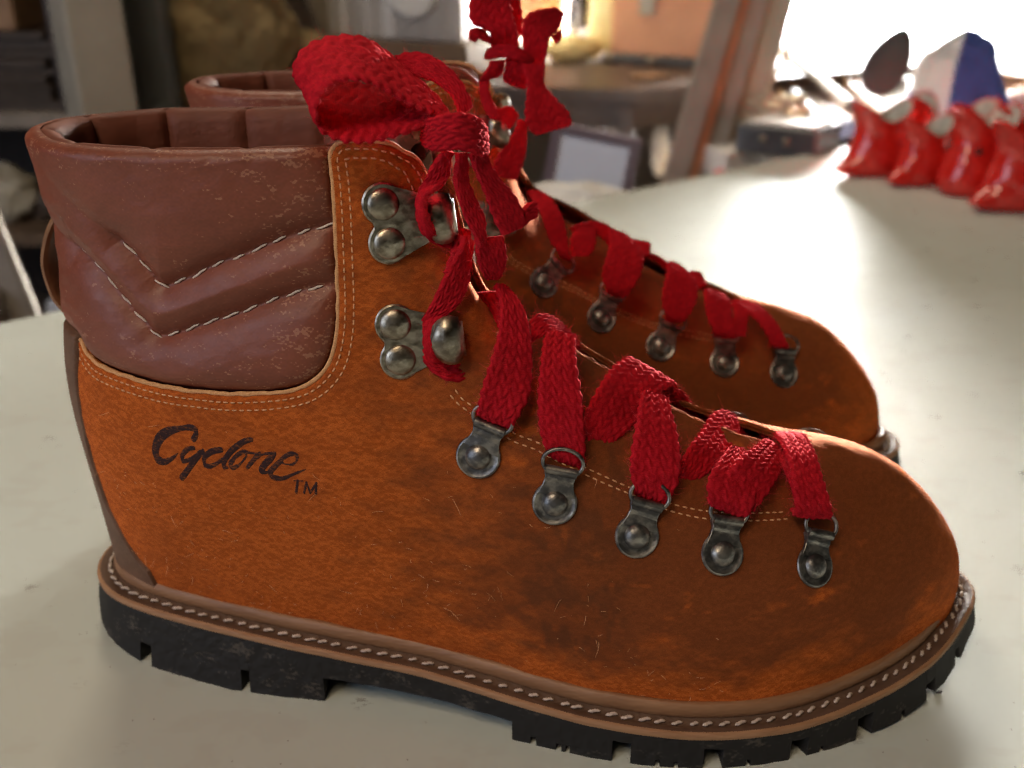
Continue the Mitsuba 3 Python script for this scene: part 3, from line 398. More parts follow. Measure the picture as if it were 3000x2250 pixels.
# --- lace: a woven band between two edge curves
def band(st, thick=.085, step=.05, nw=30, amp=.075, phase=0.):
    st = np.asarray(st, float); L, R = st[:, :3], st[:, 3:]; c = (L + R) / 2
    k = np.concatenate([[0], np.cumsum(np.linalg.norm(np.diff(c, axis=0), axis=1) + .05)])
    tt = np.linspace(0, k[-1], max(8, int(k[-1] / step)))
    spl = CubicSpline(k, st) if len(k) > 3 else PchipInterpolator(k, st)
    S = .5 * spl(tt) + .5 * PchipInterpolator(k, st)(tt); S = gaussian_filter1d(S, .17 / step, axis=0, mode='nearest'); L, R = S[:, :3], S[:, 3:]; C = (L + R) / 2; w = (R - L) / 2
    hw = np.linalg.norm(w, axis=1); W = w / hw[:, None]
    t = np.gradient(C, axis=0); s = np.concatenate([[0], np.cumsum(np.linalg.norm(np.diff(C, axis=0), axis=1))])
    Nn = np.cross(t, W); Nn /= np.linalg.norm(Nn, axis=1, keepdims=True) + 1e-9
    x = np.linspace(-1, 1, nw); X = np.concatenate([x, x[::-1][1:-1]]); side = np.concatenate([np.ones(nw), -np.ones(nw - 2)])
    h = thick * np.clip(1 - np.abs(X) ** 6, 0, 1) ** .5 * side
    cols = 7.; cc = (X + 1) / 2 * cols; col = np.floor(np.clip(cc, 0, cols - .001)); fr = cc - col - .5
    ang = s[:, None] / .36 + (fr * np.where(col % 2 == 0, 1, -1) * .75 + .5 * (col // 2 % 2))[None] + phase
    bump = (.75 + .5 * meshkit.noise(np.stack([np.floor(ang + .5), col[None] + 0 * ang, 0 * ang + 3.3 * phase], -1) * 3.7, 9)) * np.abs(np.cos(np.pi * ang)) ** .8 * np.sqrt(np.clip(1 - (2 * fr) ** 2 * .9, 0, 1))[None]
    wid = 1 + .035 * np.cos(2 * np.pi * s / .36)[:, None] + .04 * (meshkit.noise(np.c_[s * 1.1, s * 0 + phase * 9, s * 0], 4)[:, None] - .5)
    D = h[None] + side[None] * amp * (bump - .4) * np.clip(1.3 - np.abs(X[None]) ** 8, 0, 1)
    V = C[:, None] + (W * hw[:, None])[:, None] * (X[None] * wid)[..., None] + Nn[:, None] * D[..., None]
    n, m = V.shape[:2]; f = sheet(n, m, True); f = np.vstack([f[:, [0, 1, 2]], f[:, [0, 2, 3]]])
    cap = np.arange(1, m - 1); f = np.vstack([f, np.c_[cap * 0, cap + 1, cap], np.c_[cap * 0, cap, cap + 1] + (n - 1) * m])
    uv = np.stack([np.broadcast_to(s[:, None], (n, m)), np.broadcast_to(X[None], (n, m))], -1).reshape(-1, 2)
    return (V.reshape(-1, 3), f[:, ::-1]), uv, (C, W * hw[:, None], Nn)
def hairs(points, dirs, length, r, curl=.4):
    """Loose fibres: thin three-sided threads."""
    ms = []
    for p, d in zip(points, dirs):
        d = d / (np.linalg.norm(d) + 1e-9); L = length * rng.uniform(.4, 1.5); b = rng.normal(size=3) * curl
        q = np.array([p + d * L * t + b * L * t * t for t in (0, .35, .7, 1)])
        ms.append(tube(q, np.array([1, .9, .7, .3]) * r, 3, caps=False))
    return join(ms)
def stitch_mesh(twist=True):
    x = np.linspace(-1, 1, 9); th = np.arange(8) * np.pi / 4; r = np.sqrt(np.clip(1 - np.abs(x) ** 3.2, 0, 1))
    y = np.cos(th)[None] * r[:, None]; z = np.sin(th)[None] * r[:, None] + .35 * (1 - x[:, None] ** 2)
    if twist: y = y + .25 * np.sin(x * 5)[:, None] * r[:, None]
    return np.stack([np.broadcast_to(x[:, None], y.shape), y, z], -1).reshape(-1, 3), sheet(9, 8, True)
STITCH = mikit.ply((lambda m: (m[0], np.vstack([m[1][:, [0, 1, 2]], m[1][:, [0, 2, 3]]])))(stitch_mesh()), 'thread', smooth=True)
def stitches(key, P, t, n, length, r, slant=0.):
    """Every stitch an entry of its own, the same mesh under another to_world (metres)."""
    for p, a, b in zip(P, t, n):
        a = a / np.linalg.norm(a); b = b - a * (a @ b); b /= np.linalg.norm(b); c = np.cross(b, a)
        a2 = a * math.cos(slant) + c * math.sin(slant); c2 = np.cross(b, a2); j = rng.uniform(.78, 1.18); p = p + a * rng.normal() * .035 + c * rng.normal() * .012; b = b + c * rng.normal() * .15; b /= np.linalg.norm(b)
        M = np.eye(4); M[:3, 0], M[:3, 1], M[:3, 2], M[:3, 3] = a2 * length * j * CM, c2 * r * CM, b * r * CM, p * CM
        k = fresh(key); scene[k] = {**STITCH, 'to_world': T4(M)}
def row(uv, pitch, off):
    """Places, directions and normals along a line on the boot."""
    q = line_uv(uv, .02); P, n = surf(*q.T), nrm(*q.T); s = np.concatenate([[0], np.cumsum(np.linalg.norm(np.diff(P, axis=0), axis=1))])
    at = np.arange(pitch / 2, s[-1], pitch); t = np.gradient(P, axis=0)
    g = lambda A: np.stack([np.interp(at, s, A[:, k]) for k in range(3)], 1)
    return g(P + n * (off + (warp_noise(P)[:, None] if off > 0 else 0))), g(t), g(n)
def small_stitches(rows, length, r):
    """Seams whose stitches are too fine to tell apart, as one mesh."""
    v, f = stitch_mesh(False); ms = []
    for P, t, n in rows:
        for p, a, b in zip(P, t, n):
            a = a / np.linalg.norm(a); b = b - a * (a @ b); b /= np.linalg.norm(b)
            ms.append((v * [length, r, r] @ np.stack([a, np.cross(b, a), b]) + p, f))
    return join(ms)
def lug_sole():
    """The cleated rubber sole: an outline block with notches cut all round, then shaped to its height."""
    s = np.linspace(0, PERIM, 260)[:-1]; p, n, t = rim(s, .04); block = manifold3d.CrossSection([p]).extrude(1.0)
    def cut(at, half, depth, top, ang=0., shift=0.):
        (q,), (m,), (d,) = rim(np.array([at]), .0); b = manifold3d.Manifold.cube([depth + .6, 2 * half, top + 1.], False).translate([-depth, -half, -1.])
        b = b.rotate([0, 0, math.degrees(math.atan2(m[1], m[0])) + ang]); return b.translate([*(q + d * shift), 0])
    sx = np.array([rim(np.array([a]))[0][0] for a in s])
    where = lambda x, side: s[np.argmin(np.abs(sx[:, 0] - x) + 50 * ((sx[:, 1] > 1) if side < 0 else (sx[:, 1] < 1)))]
    cuts = []
    for side in (-1, 1):
        for x, half, depth, top in ((6.1, .16, 1.8, .42), (2.2, .24, 1.6, .40), (16.2, .10, 1.2, .22), (17.1, .09, 1.2, .2), (17.4, .07, .8, .2), (18.9, .30, 2.4, .66), (20.2, .08, .9, .2), (20.6, .07, .9, .2), (21.8, .32, 2.4, .66), (23.2, .08, .9, .2),
                                    (24.7, .32, 2.4, .66), (25.7, .08, .9, .2), (27.3, .34, 2.4, .66), (28.6, .09, .9, .22), (29.8, .26, 1.8, .5), (31.3, .2, 1.6, .5)):
            cuts.append(cut(where(x, side), half, depth, top, rng.uniform(-12, 12)))
    m = block - manifold3d.Manifold.batch_boolean(cuts, manifold3d.OpType.Add)
    arch = manifold3d.Manifold.cube([6.5, 20, 1.52], False).translate([9.0, -10, -1.0]); m = m - arch
    m = m.refine_to_length(.35).to_mesh(); v = m.vert_properties[:, :3].astype(float); f = m.tri_verts
    x = v[:, 0]; top = welt_z(x) - .235; low = np.interp(x, [-1, 0, 1.2, 2.4, 26, 29, 31, 33.4], [.9, .55, .2, 0, 0, .18, .5, 1.05])
    tuck = np.interp(v[:, 2], [0, .5, 1], [.08, .03, 0.]); c = np.c_[np.clip(x, 4, 28), np.interp(x, [0, 10, 20, 33], [2.2, 1.4, -.4, .8])]
    tuck = tuck - np.interp(x, [-.5, 2, 5.5, 8.8, 10, 25, 28, 33], [.30, .42, .55, .12, 0, 0, .3, .3]) * (1 - v[:, 2])
    d = v[:, :2] - c; ln = np.linalg.norm(d, axis=1, keepdims=True) + 1e-6
    v[:, :2] -= d / ln * np.minimum(tuck[:, None], ln * .2)
    v[:, 2] = low + (top - low) * v[:, 2] + (meshkit.fbm(v * [1.5, 1.5, 3], 3, 6) - .5) * .16 * (1 - v[:, 2]) * (v[:, 2] > .01)
    v[:, :2] += d / ln * ((meshkit.fbm(v * [3., 3., 5], 3, 16) - .5) * .09)[:, None]
    return v, f
def ring_band(profile, n=420):
    """A closed moulding round the sole: (inset, height above the welt) pairs."""
    s = np.linspace(0, PERIM, n + 1)[:-1]; g = []
    for i, h in profile:
        p, _, _ = rim(s, i); g.append(np.c_[p, welt_z(p[:, 0]) + h])
    g = np.stack(g, 1); g[..., 2] += (meshkit.fbm(g * [.9, .9, .4], 3, 5) - .5) * .05
    return g.reshape(-1, 3), sheet(n, len(profile), False, True)
def near_frame(uv, up_uv):
    P, n = surf(*uv), nrm(*uv); up = surf(*up_uv) - P; up -= n * (up @ n); up /= np.linalg.norm(up)
    return P + n * (.17 + warp_noise(P[None])[0]), np.cross(up, n), up, n
DISC = revolve([(0, .0), (.66, .0), (.68, .05), (.655, .095), (.61, .11), (.55, .085), (.47, .07), (0, .07)], 40)
DOME = revolve([(.0, .25), (.10, .246), (.2, .225), (.29, .185), (.35, .125), (.385, .075), (.395, .03)][::-1], 32)
def ring_parts():
    w = lambda y: np.interp(y, [.2, .55, .75, .95], [.58, .46, .43, .50])
    ys = np.linspace(.25, .98, 12); neck = []
    for y in ys: neck.append([[-w(y), y, .0], [-w(y), y, .10 + .05 * (y > .7)], [-w(y) + .04, y, .14 + .04 * (y > .7)], [w(y) - .04, y, .14 + .04 * (y > .7)], [w(y), y, .10 + .05 * (y > .7)], [w(y), y, .0]])
    neck = np.array(neck); nm = (neck.reshape(-1, 3), sheet(*neck.shape[:2])[:, ::-1])
    roll = tube(np.c_[np.linspace(-.47, .47, 9), np.full(9, 1.0), np.full(9, .16)], .15, 14)
    a = np.linspace(math.radians(-38), math.radians(218), 34)
    loop = np.c_[.60 * np.cos(a), 1.27 + .42 * np.sin(a), .17 + .05 * np.clip(np.sin(a) + .6, 0, 2)]
    wire = np.vstack([[[-.2, 1.0, .17]], loop[::-1], [[.2, 1.0, .17]]]); wire = smooth_line(wire, .04)
    return join([DISC, nm, roll]), DOME, tube(wire, .062, 9)
def hook_parts(sep, reach):
    h = sep / 2; q = shapely.Point(0, h).buffer(.60).union(shapely.Point(0, -h).buffer(.60)).union(shapely.Polygon([(0, h + .5), (reach, .52), (reach, -.56), (0, -h - .5)])).buffer(.12).buffer(-.12).simplify(.01)
    c = np.array(shapely.geometry.polygon.orient(q).exterior.segmentize(.08).coords)[:-1]
    rings = [(0, .0), (0, .06), (.05, .10)]; vs = [np.c_[np.array(shapely.geometry.polygon.orient(q).exterior.segmentize(.08).coords)[:-1] if i == 0 else c - i * (lambda t: np.c_[t[:, 1], -t[:, 0]] / np.linalg.norm(t, axis=1)[:, None])(np.roll(c, -1, 0) - np.roll(c, 1, 0)), np.full(len(c), z)] for i, z in rings]
    tri = Delaunay(vs[2][:, :2]).simplices; tri = tri[shapely.contains_xy(q, vs[2][tri].mean(1)[:, :2])]
    a = np.cross(vs[2][tri[:, 1], :2] - vs[2][tri[:, 0], :2], vs[2][tri[:, 2], :2] - vs[2][tri[:, 0], :2]); tri[a < 0] = tri[a < 0][:, ::-1]
    sides = sheet(3, len(c), True); plate = (np.vstack(vs), np.vstack([sides[:, [0, 1, 2]], sides[:, [0, 2, 3]], tri + 2 * len(c)]))
    # the hook: a tongue of sheet that leaves the plate at the front and turns back over it, pillowed like a button
    path = smooth_line([(reach - .3, .07), (reach, .10), (reach + .18, .25), (reach + .22, .45), (reach + .1, .62), (reach - .12, .68), (reach - .40, .66), (reach - .58, .58)], .05)
    m = 17; y = np.linspace(-1, 1, m); g = []
    for k, (x, z) in enumerate(path):
        f = k / (len(path) - 1); hw = np.interp(f, [0, .4, .55, .66, .76, .86, .94, 1], [.44, .46, .60, .66, .65, .57, .42, .14]); puff = np.interp(f, [0, .45, .75, 1], [0, .02, .10, .02])
        g.append(np.c_[np.full(m, x), hw * y - .03, z + puff * (1 - y ** 2) - .16 * np.abs(y) ** 4 * (f > .5)])
    g = np.array(g); dn = np.cross(np.gradient(g, axis=0), np.gradient(g, axis=1)); dn /= np.linalg.norm(dn, axis=-1, keepdims=True) + 1e-9
    back = g - dn * .09; n = len(g); F = sheet(n, m); A = (g.reshape(-1, 3), F); B = (back.reshape(-1, 3), F[:, ::-1])
    edge = []
    for i0 in (0, m - 1): e = np.stack([g[:, i0], back[:, i0]], 1); edge.append((e.reshape(-1, 3), sheet(n, 2)))
    e = np.stack([g[-1], back[-1]], 1); edge.append((e.reshape(-1, 3), sheet(m, 2)))
    return plate, join([A, B, *edge])
def lettering(strokes):
    ms = []
    for st in strokes:
        st = np.array(st); k = np.concatenate([[0], np.cumsum(np.linalg.norm(np.diff(st[:, :2] * SCALE, axis=0), axis=1) + 1e-6)])
        q = PchipInterpolator(k, st)(np.linspace(0, k[-1], max(6, int(k[-1] / .03)))); xy = q[:, :2] * SCALE
        g = shapely.unary_union([shapely.MultiPoint([a, b]).convex_hull.buffer((w1 + w2) / 4) for a, b, w1, w2 in zip(xy[:-1], xy[1:], q[:-1, 2], q[1:, 2])]); ms.append(g)
    g = shapely.unary_union(ms).simplify(.004); out = []
    for h in getattr(g, 'geoms', [g]):
        p, f, d = triangulate(h, .08, .05, rims=(.02,)); u, v = (p / SCALE).T; P = surf(u, v)
        out.append((P + nrm(u, v) * (.160 + .012 + warp_noise(P))[:, None] - nrm(u, v) * (d < 1e-3)[:, None] * .02, f))
    return join(out)
def lace_part(key, parent, ribbons, move, fuzz, **kw):
    pts, dirs = [], []
    root = None
    for k, (nm, st) in enumerate(ribbons.items()):
        mesh, uv, (C, W, n) = band(st, phase=.37 * k, **kw)
        part = 'bow_loop' if nm.startswith('loop') else 'knot' if nm.startswith('knot') else 'lace_end' if nm.startswith('tail') or nm.startswith('tip') else 'lace_strand'
        put(f'{parent}__lace__{part}', mesh, 'lace_cloth', True, uv, move)
        for q in range(int(len(C) * fuzz)):
            i = rng.integers(len(C)); sgn = rng.choice([-1, 1]); x = sgn if rng.random() < .7 else rng.uniform(-1, 1)
            pts.append(C[i] + W[i] * x + n[i] * .05 * rng.choice([-1, 1])); dirs.append(W[i] / np.linalg.norm(W[i]) * x + rng.normal(size=3) * .7)
    if fuzz: put(f'{parent}__lace__lint', hairs(pts, dirs, .16, .0036, .8), 'lint', False, move=move, kind='stuff')
def boot(key, move, ribbons, outer_text, fuzz):
    P = lambda part, mesh, bsdf, smooth=True, uv=None, **lab: put(f'{key}__{part}', mesh, bsdf, smooth, uv, move, **lab)
    P('suede_upper', panel(SUEDE_POLY, .16, ripple=warp_noise), 'suede')
    outer, top, nn = collar_mesh()
    P('collar', outer, 'collar_leather')
    # inside of the collar, pad by pad
    s = np.concatenate([[0], np.cumsum(np.linalg.norm(np.diff(top, axis=0), axis=1))]); marks = np.interp(np.linspace(0, s[-1], 12), s, np.arange(len(s)))
    for a, b in zip(marks[:-1], marks[1:]): P('collar__lining_pad', lining_mesh(top, nn, a, b), 'lining_leather')
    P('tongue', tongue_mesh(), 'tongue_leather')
    # stitched furrows of the collar, stitch by stitch
    for uv in (DATA['chev0'], DATA['chev1'], mirror_side(DATA['chev0']), mirror_side(DATA['chev1'])):
        inner = uv[0][0] > U_TOE
        if inner == (move is FAR):
            p, t, n = row(np.array(uv), .70, -.185); P3 = move(p); w = move(p + t) - P3; m = move(p + n) - P3
            stitches(f'{key}__collar__stitch', P3, w, m, .27, .034, .12)
        else: P('collar__seam_thread', small_stitches([row(np.array(uv), .70, -.185)], .27, .034), 'thread', kind='stuff')
    # double seams of the suede
    rows = []
    for seam, sgn in ((SEAM, -1), (SEAM_IN, 1)):
        for d in (.22, .47): rows.append(row(offset_line(seam, sgn * d), .235, .165))
    for line in (DATA['vamp'], DATA['vamp2']): rows.append(row(np.array(line), .26, .165)); rows.append(row(mirror_side(line), .26, .165))
    P('suede_upper__seam_thread', small_stitches(rows, .085, .026), 'thread_brown', kind='stuff')
    # pale raw edge of the hide round the collar opening
    for seam in (SEAM, SEAM_IN):
        q = line_uv(seam, .12); Pt = surf(*q.T) + nrm(*q.T) * .07; Pt = Pt + (meshkit.noise(Pt * 4, 2) - .5)[:, None] * .05
        P('suede_upper__raw_edge', tube(Pt, .055 + .03 * meshkit.noise(Pt * 6, 3), 8), 'suede_edge')
    q = np.c_[np.linspace(SEAM[-1][0] + .013, SEAM_IN[-1][0] - .013, 420), np.full(420, .998)]; Pt = surf(*q.T) + nrm(*q.T) * .07; Pt = Pt + (meshkit.noise(Pt * 4, 2) - .5)[:, None] * .05
    P('suede_upper__raw_edge', tube(Pt, .05 + .03 * meshkit.noise(Pt * 6, 3), 8), 'suede')
    # brown strip up the heel, loop at the back of the collar
    st = line_uv(np.array(DATA['stay']), .1); st[:, 0] = np.maximum(st[:, 0], .001); top_v = SEAM[0][1] + .01
    lat = np.vstack([[[st[0][0], top_v]], st, [[st[-1][0] + .004, .0]]]); med = lat.copy(); med[:, 0] = -med[:, 0]
    P('heel_strip', panel(shapely.Polygon(np.vstack([lat * SCALE, (med * SCALE)[::-1]])).buffer(0), .27, .2), 'strip_leather')
    zs = smooth_line([(1.15, 17.0), (.55, 16.2), (.02, 15.3), (-.22, 14.4), (-.12, 13.5), (.35, 12.7), (.9, 12.1), (.95, 11.5)], .15)
    zs[:, 0] += .42
    y = np.linspace(-.75, .75, 12); tn = np.gradient(zs, axis=0); nn2 = np.c_[-tn[:, 1], tn[:, 0]]; nn2 /= np.linalg.norm(nn2, axis=1, keepdims=True)
    pr = np.vstack([np.c_[y, np.full(12, .11)], np.c_[y[::-1], np.full(12, -.11)]]); pr[[0, 11, 12, 23], 1] *= .4
    g = np.stack([zs[:, None, 0] + nn2[:, None, 0] * pr[None, :, 1], np.broadcast_to(1.95 + pr[None, :, 0], (len(zs), 24)), zs[:, None, 1] + nn2[:, None, 1] * pr[None, :, 1]], -1)
    P('pull_loop', (g.reshape(-1, 3), sheet(len(zs), 24, True)), 'rand_leather', 40)
    # sole
    P('outsole', lug_sole(), 'rubber', 32)
    P('midsole_edge', ring_band([(.20, -.25), (.03, -.25), (.0, -.22), (-.015, -.13), (.0, -.05), (.03, -.01), (.12, .01)]), 'edge_leather')
    P('welt', ring_band([(.06, -.02), (.12, .012), (.30, -.005), (.36, -.05), (.46, -.055), (.56, -.05), (.62, -.01), (.76, .03), (1.2, .05)]), 'welt_leather')
    P('rand', ring_band([(.74, .0), (.68, .09), (.645, .20), (.65, .34), (.68, .46), (.74, .54), (.84, .58), (.97, .52), (1.1, .36)]), 'rand_leather')
    q, n2, t2 = rim(np.arange(0, PERIM, .53), .47); q = np.c_[q, welt_z(q[:, 0]) + .0]; P3 = move(q)
    w, m = move(q + np.c_[t2, t2[:, 0] * 0]) - P3, np.broadcast_to([0, 0, 1.], q.shape)
    seen = (np.einsum('ij,ij->i', move(q + np.c_[n2, n2[:, 0] * 0]) - P3, P3 - EYE) < 1.5) & ((P3[:, 0] > 10) | (move is NEAR))
    stitches(f'{key}__welt__stitch', P3[seen], w[seen], m[seen], .195, .055, .34)
    P('welt__seam_thread', small_stitches([(q[~seen], np.c_[t2, t2[:, 0] * 0][~seen], np.broadcast_to([0, 0, 1.], q.shape)[~seen])], .20, .062), 'thread', kind='stuff')
    # hardware
    plate, dome, wire = ring_parts()
    sides = [(np.array(DATA['ring']), np.array(DATA['ringtop'])), (np.array(DATA['fring']), np.array(DATA['fringtop']))]
    for A, B in sides:
        low = .10 if move is NEAR and A[0][0] > U_TOE else 0.      # set lower on the hidden side of the nearer boot
        for a, b in zip(A - [0, low], B - [0, low]):
            o, x, yv, z = near_frame(a, b); k = P('lace_ring', frame(plate, o, x, yv, z), 'dark_metal', 38)
            put(f'{k}__rivet', frame(dome, o + z * .06, x, yv, z), 'dark_metal', True, None, move); put(f'{k}__loop', frame(wire, o, x, yv, z), 'dark_metal', True, None, move)
    H = np.array(DATA['hook'])
    for A in (H, mirror_side(H)):
        for i in (0, 2):
            p0, p1 = surf(*A[i]), surf(*A[i + 1]); c = A[i:i + 2].mean(0); n = nrm(*c); up = p0 - p1; sep = np.linalg.norm(up); up = up - n * (up @ n); up /= np.linalg.norm(up)
            o = (p0 + p1) / 2 + n * (.165 + warp_noise(((p0 + p1) / 2)[None])[0]); x = np.cross(up, n); f = 1.0
            if x[0] < 0: x = -x
            pl, hk = hook_parts(sep, 1.62); k = P('lace_hook', frame(pl, o, x, up, n), 'nickel', 38)
            for s in (1, -1): put(f'{k}__rivet', frame((DOME[0] * [1.15, 1.15, .68], DOME[1]), o + n * .09 + up * s * sep / 2, x, up, n), 'nickel', True, None, move)
            put(f'{k}__hook', frame(hk, o, x, up, n), 'nickel', 50, None, move)
    if outer_text:
        P('lettering', lettering(DATA['word']), 'ink', label='dark brown script lettering printed on the suede'); P('lettering', lettering(DATA['mark']), 'ink', label='small TM letters under the printed script')
    # loose fibres of the nap
    if move is NEAR:
        n = 520; u = rng.uniform(.02, .34, n); v = rng.beta(1.2, 2.0, n) * .62; A = surf(u, v); nn3 = nrm(u, v); ok = (A[:, 2] < 11.0) & (meshkit.fbm(A * .55, 3, 21) > .5)
        A, nn3 = A[ok], nn3[ok]; d = np.c_[rng.normal(size=len(A)) * 1., rng.normal(size=len(A)) * .3, rng.normal(size=len(A)) * .5]; d -= nn3 * np.einsum('ij,ij->i', d, nn3)[:, None]; d += nn3 * .12
        P('suede_upper__loose_fibre', hairs(A + nn3 * .165, d, .17, .0075, .5), 'scuff', False, kind='stuff')
    lace_part('lace', key, ribbons, move, fuzz, **({} if move is NEAR else {'step': .055, 'nw': 28, 'amp': .07}))
NEAR_BOOT = thing('hiking_boot', 'nearer brown suede hiking boot with printed lettering on its heel side and red laces', 'boot', 'pair of brown suede hiking boots')
boot(NEAR_BOOT, NEAR, DATA['near'], True, 2.2)
FAR_BOOT = thing('hiking_boot', 'farther brown suede hiking boot, partly hidden behind the lettered boot', 'boot', 'pair of brown suede hiking boots')
boot(FAR_BOOT, FAR, DATA['far'], False, .5)
# ------------------------------------------------------------------ what stands on and behind the table
def plain(key, a, b, rough=.6, s=60., bump=None, bs=.0005, **more):
    mat(key, lambda p, n, uv: MIX(a, b, FB(p.x * s, p.y * s, p.z * s, 4)), rough, bump, bs, **more)
mat('red_glaze', lambda p, n, uv: MIX((.50, .010, .008), (.62, .018, .012), FB(p.x * 60, p.y * 60, p.z * 60, 3)), .16, lambda p, n, uv: FB(p.x * 110, p.y * 110, p.z * 110, 2), .0012, specular=.6, clearcoat=1., clearcoat_gloss=.97)
plain('white_glaze', (.42, .42, .38), (.52, .51, .46), .3)
plain('black_glaze', (.01, .01, .01), (.02, .02, .02), .2)
plain('dark_wood', (.022, .013, .009), (.055, .033, .021), .45, 25.)
plain('old_wood', (.10, .065, .04), (.20, .13, .08), .7, 25.)
plain('tan_wood', (.30, .17, .09), (.46, .28, .16), .6, 30.)
plain('grey_wood', (.22, .19, .16), (.36, .31, .26), .7, 30.)
plain('orange_wood', (.40, .14, .07), (.55, .22, .11), .6, 30.)
plain('clay', (.52, .24, .13), (.62, .31, .18), .6, 20.)
plain('cream_paint', (.50, .45, .34), (.60, .55, .43), .5, 15.)
plain('post_paint', (.34, .31, .25), (.46, .42, .34), .5, 15.)
plain('dark_paint', (.035, .042, .042), (.06, .068, .066), .5, 15.)
plain('sack_cloth', (.10, .07, .03), (.26, .19, .09), .95, 22., lambda p, n, uv: FB(p.x * 45, p.y * 45, p.z * 45, 4), .012)
plain('paper', (.72, .71, .68), (.82, .81, .79), .8, 30.)
plain('yellow_paper', (.62, .45, .18), (.78, .62, .30), .8, 30.)
plain('black_case', (.02, .022, .025), (.04, .042, .045), .4, 40.)
plain('rope_fibre', (.46, .36, .26), (.62, .50, .38), .9, 120.)
plain('copper', (.50, .24, .12), (.66, .34, .19), .35, 40., metallic=.9)
plain('blue_cloth', (.035, .06, .24), (.06, .10, .34), .9, 50.)
plain('white_cloth', (.74, .74, .76), (.84, .84, .86), .9, 40.)
plain('slate_paint', (.018, .040, .040), (.03, .06, .058), .6, 40.)
plain('brown_plate', (.045, .032, .022), (.10, .07, .05), .5, 30.)
plain('wall_paint', (.018, .013, .010), (.032, .023, .017), .9, 6.)
plain('floor_board', (.015, .011, .008), (.03, .022, .016), .7, 10.)
plain('screen_print', (.66, .72, .86), (.74, .80, .92), .5, 30.)
plain('blue_print', (.30, .38, .62), (.38, .46, .70), .5, 30.)
mat('ribbed_plastic', lambda p, n, uv: MIX((.40, .38, .37), (.54, .52, .51), FB(p.x * 90, p.y * 90, p.z * 3, 3)), .35, specular=.6)
plain('frame_wood', (.10, .07, .09), (.17, .12, .15), .5, 30.)
plain('pink_plastic', (.75, .14, .18), (.85, .2, .24), .4, 40.)
put('wall', box((-420, 420, -80), (420, 430, 260)), 'wall_paint', False, kind='structure')
put('floor', box((-420, -200, -82), (420, 420, -78)), 'floor_board', False, kind='structure')
def vase(x, y, turn_deg, size, label, tilt=0., first=False):
    key = thing('red_vase', label, 'vase', 'red glazed vases crowded on the far corner of the table')
    n, m = 64, 40; ph = np.linspace(0, 2 * np.pi, n + 1)[:-1]; h = np.linspace(0, 1, m)
    prof = .74 * np.interp(h, [0, .03, .12, .3, .5, .7, .85, 1], [.66, .88, 1.05, 1.12, 1.05, .90, .84, .92])
    PH, Hh = np.meshgrid(ph, h, indexing='ij'); r = prof[None] * (1 + .05 * np.cos(2 * PH))
    tail = np.exp(-(((PH - np.pi + np.pi) % (2 * np.pi) - np.pi) / .42) ** 2); tail = np.exp(-((np.minimum(PH, 2 * np.pi - PH)) / .40) ** 2)
    r = r + tail * np.interp(Hh, [0, .08, .2, .4, .6], [.30, .62, .40, .10, 0])
    beak = np.abs(np.cos(PH)) ** 2.2
    r = r + np.clip(Hh - .78, 0, 1) * beak * .8
    z = Hh * (1.36 + .50 * beak * np.clip((Hh - .35) / .65, 0, 1)) 
    z = z + .20 * tail * np.interp(Hh, [0, .1, .3], [0, .5, 0])
    x0 = -.18 * np.interp(Hh, [0, 1], [0, 1])
    g = np.stack([r * np.cos(PH) * -1 + x0, r * np.sin(PH) * .80, z], -1) * size
    c, s = math.cos(math.radians(turn_deg)), math.sin(math.radians(turn_deg)); R = np.array([[c, -s, 0], [s, c, 0], [0, 0, 1]])
    A = g.reshape(-1, 3) @ R.T + [x, y, 0]
    put(key + '__body', (A, sheet(n, m, False, True)), 'red_glaze')
    gi = g * 1.; ctr = np.stack([x0 * size, x0 * 0, z * size], -1); gi = ctr + (g - ctr) * .90; k = 22
    gi = gi[:, k:]; lip = np.stack([g[:, -1], (g[:, -1] + gi[:, -1]) / 2 + [0, 0, .06 * size], gi[:, -1]], 1)
    put(key + '__rim', (lip.reshape(-1, 3) @ R.T + [x, y, 0], sheet(n, 3, False, True)), 'red_glaze')
    put(key + '__inner_glaze', (gi.reshape(-1, 3) @ R.T + [x, y, 0], sheet(n, m - k, False, True)), 'white_glaze', label='pale unpainted inside of the open mouth')
    bot = np.vstack([[[x, y, size * .35]], gi[:, 0] @ R.T + [x, y, 0]]); i = np.arange(n)
    put(key + '__inner_floor', (bot, np.c_[i * 0, i + 1, (i + 1) % n + 1]), 'white_glaze')
    for q in (1, -1):
        i = int((np.pi - q * .75) / (2 * np.pi) * n) % n; e = g[i, 27] @ R.T + [x, y, 0]; put(key + '__eye', revolve([(.0, .09), (.07, .075), (.10, .0), (.07, -.075), (0, -.09)], 12)[0:2] if False else (lambda mm: (np.asarray(mm.vertices) * size * .075 + e, mm.faces))(trimesh.creation.icosphere(2)), 'black_glaze')
for args in ((42.2, 113.2, 20, 4.4, 'red glazed vase at the left end of the group, its pointed tail toward the boots'),
             (45.4, 108.4, 28, 3.9, 'red glazed vase between the leftmost one and the big round one'),
             (48.4, 103.6, 205, 4.7, 'big round red glazed vase in front, turned tail away'),
             (51.0, 97.2, 18, 4.7, 'red glazed vase nearest the right edge of the photo, with a black eye dot'),
             (48.6, 120.5, 60, 4.2, 'red glazed vase behind the leftmost one, mouth toward the blue cap'),
             (52.6, 114.2, 40, 4.3, 'red glazed vase standing directly behind the big round one'),
             (54.6, 106.6, 160, 4.9, 'tall red glazed vase at the back right of the group'),
             (57.0, 98.8, 10, 4.6, 'red glazed vase cut by the right edge of the photo behind the front one'),
             (66.5, 108, 35, 4.5, 'red glazed vase just beyond the right edge of the photo'),
             (63, 91, 340, 4.3, 'red glazed vase beyond the right edge of the photo, nearest the camera')): vase(*args)
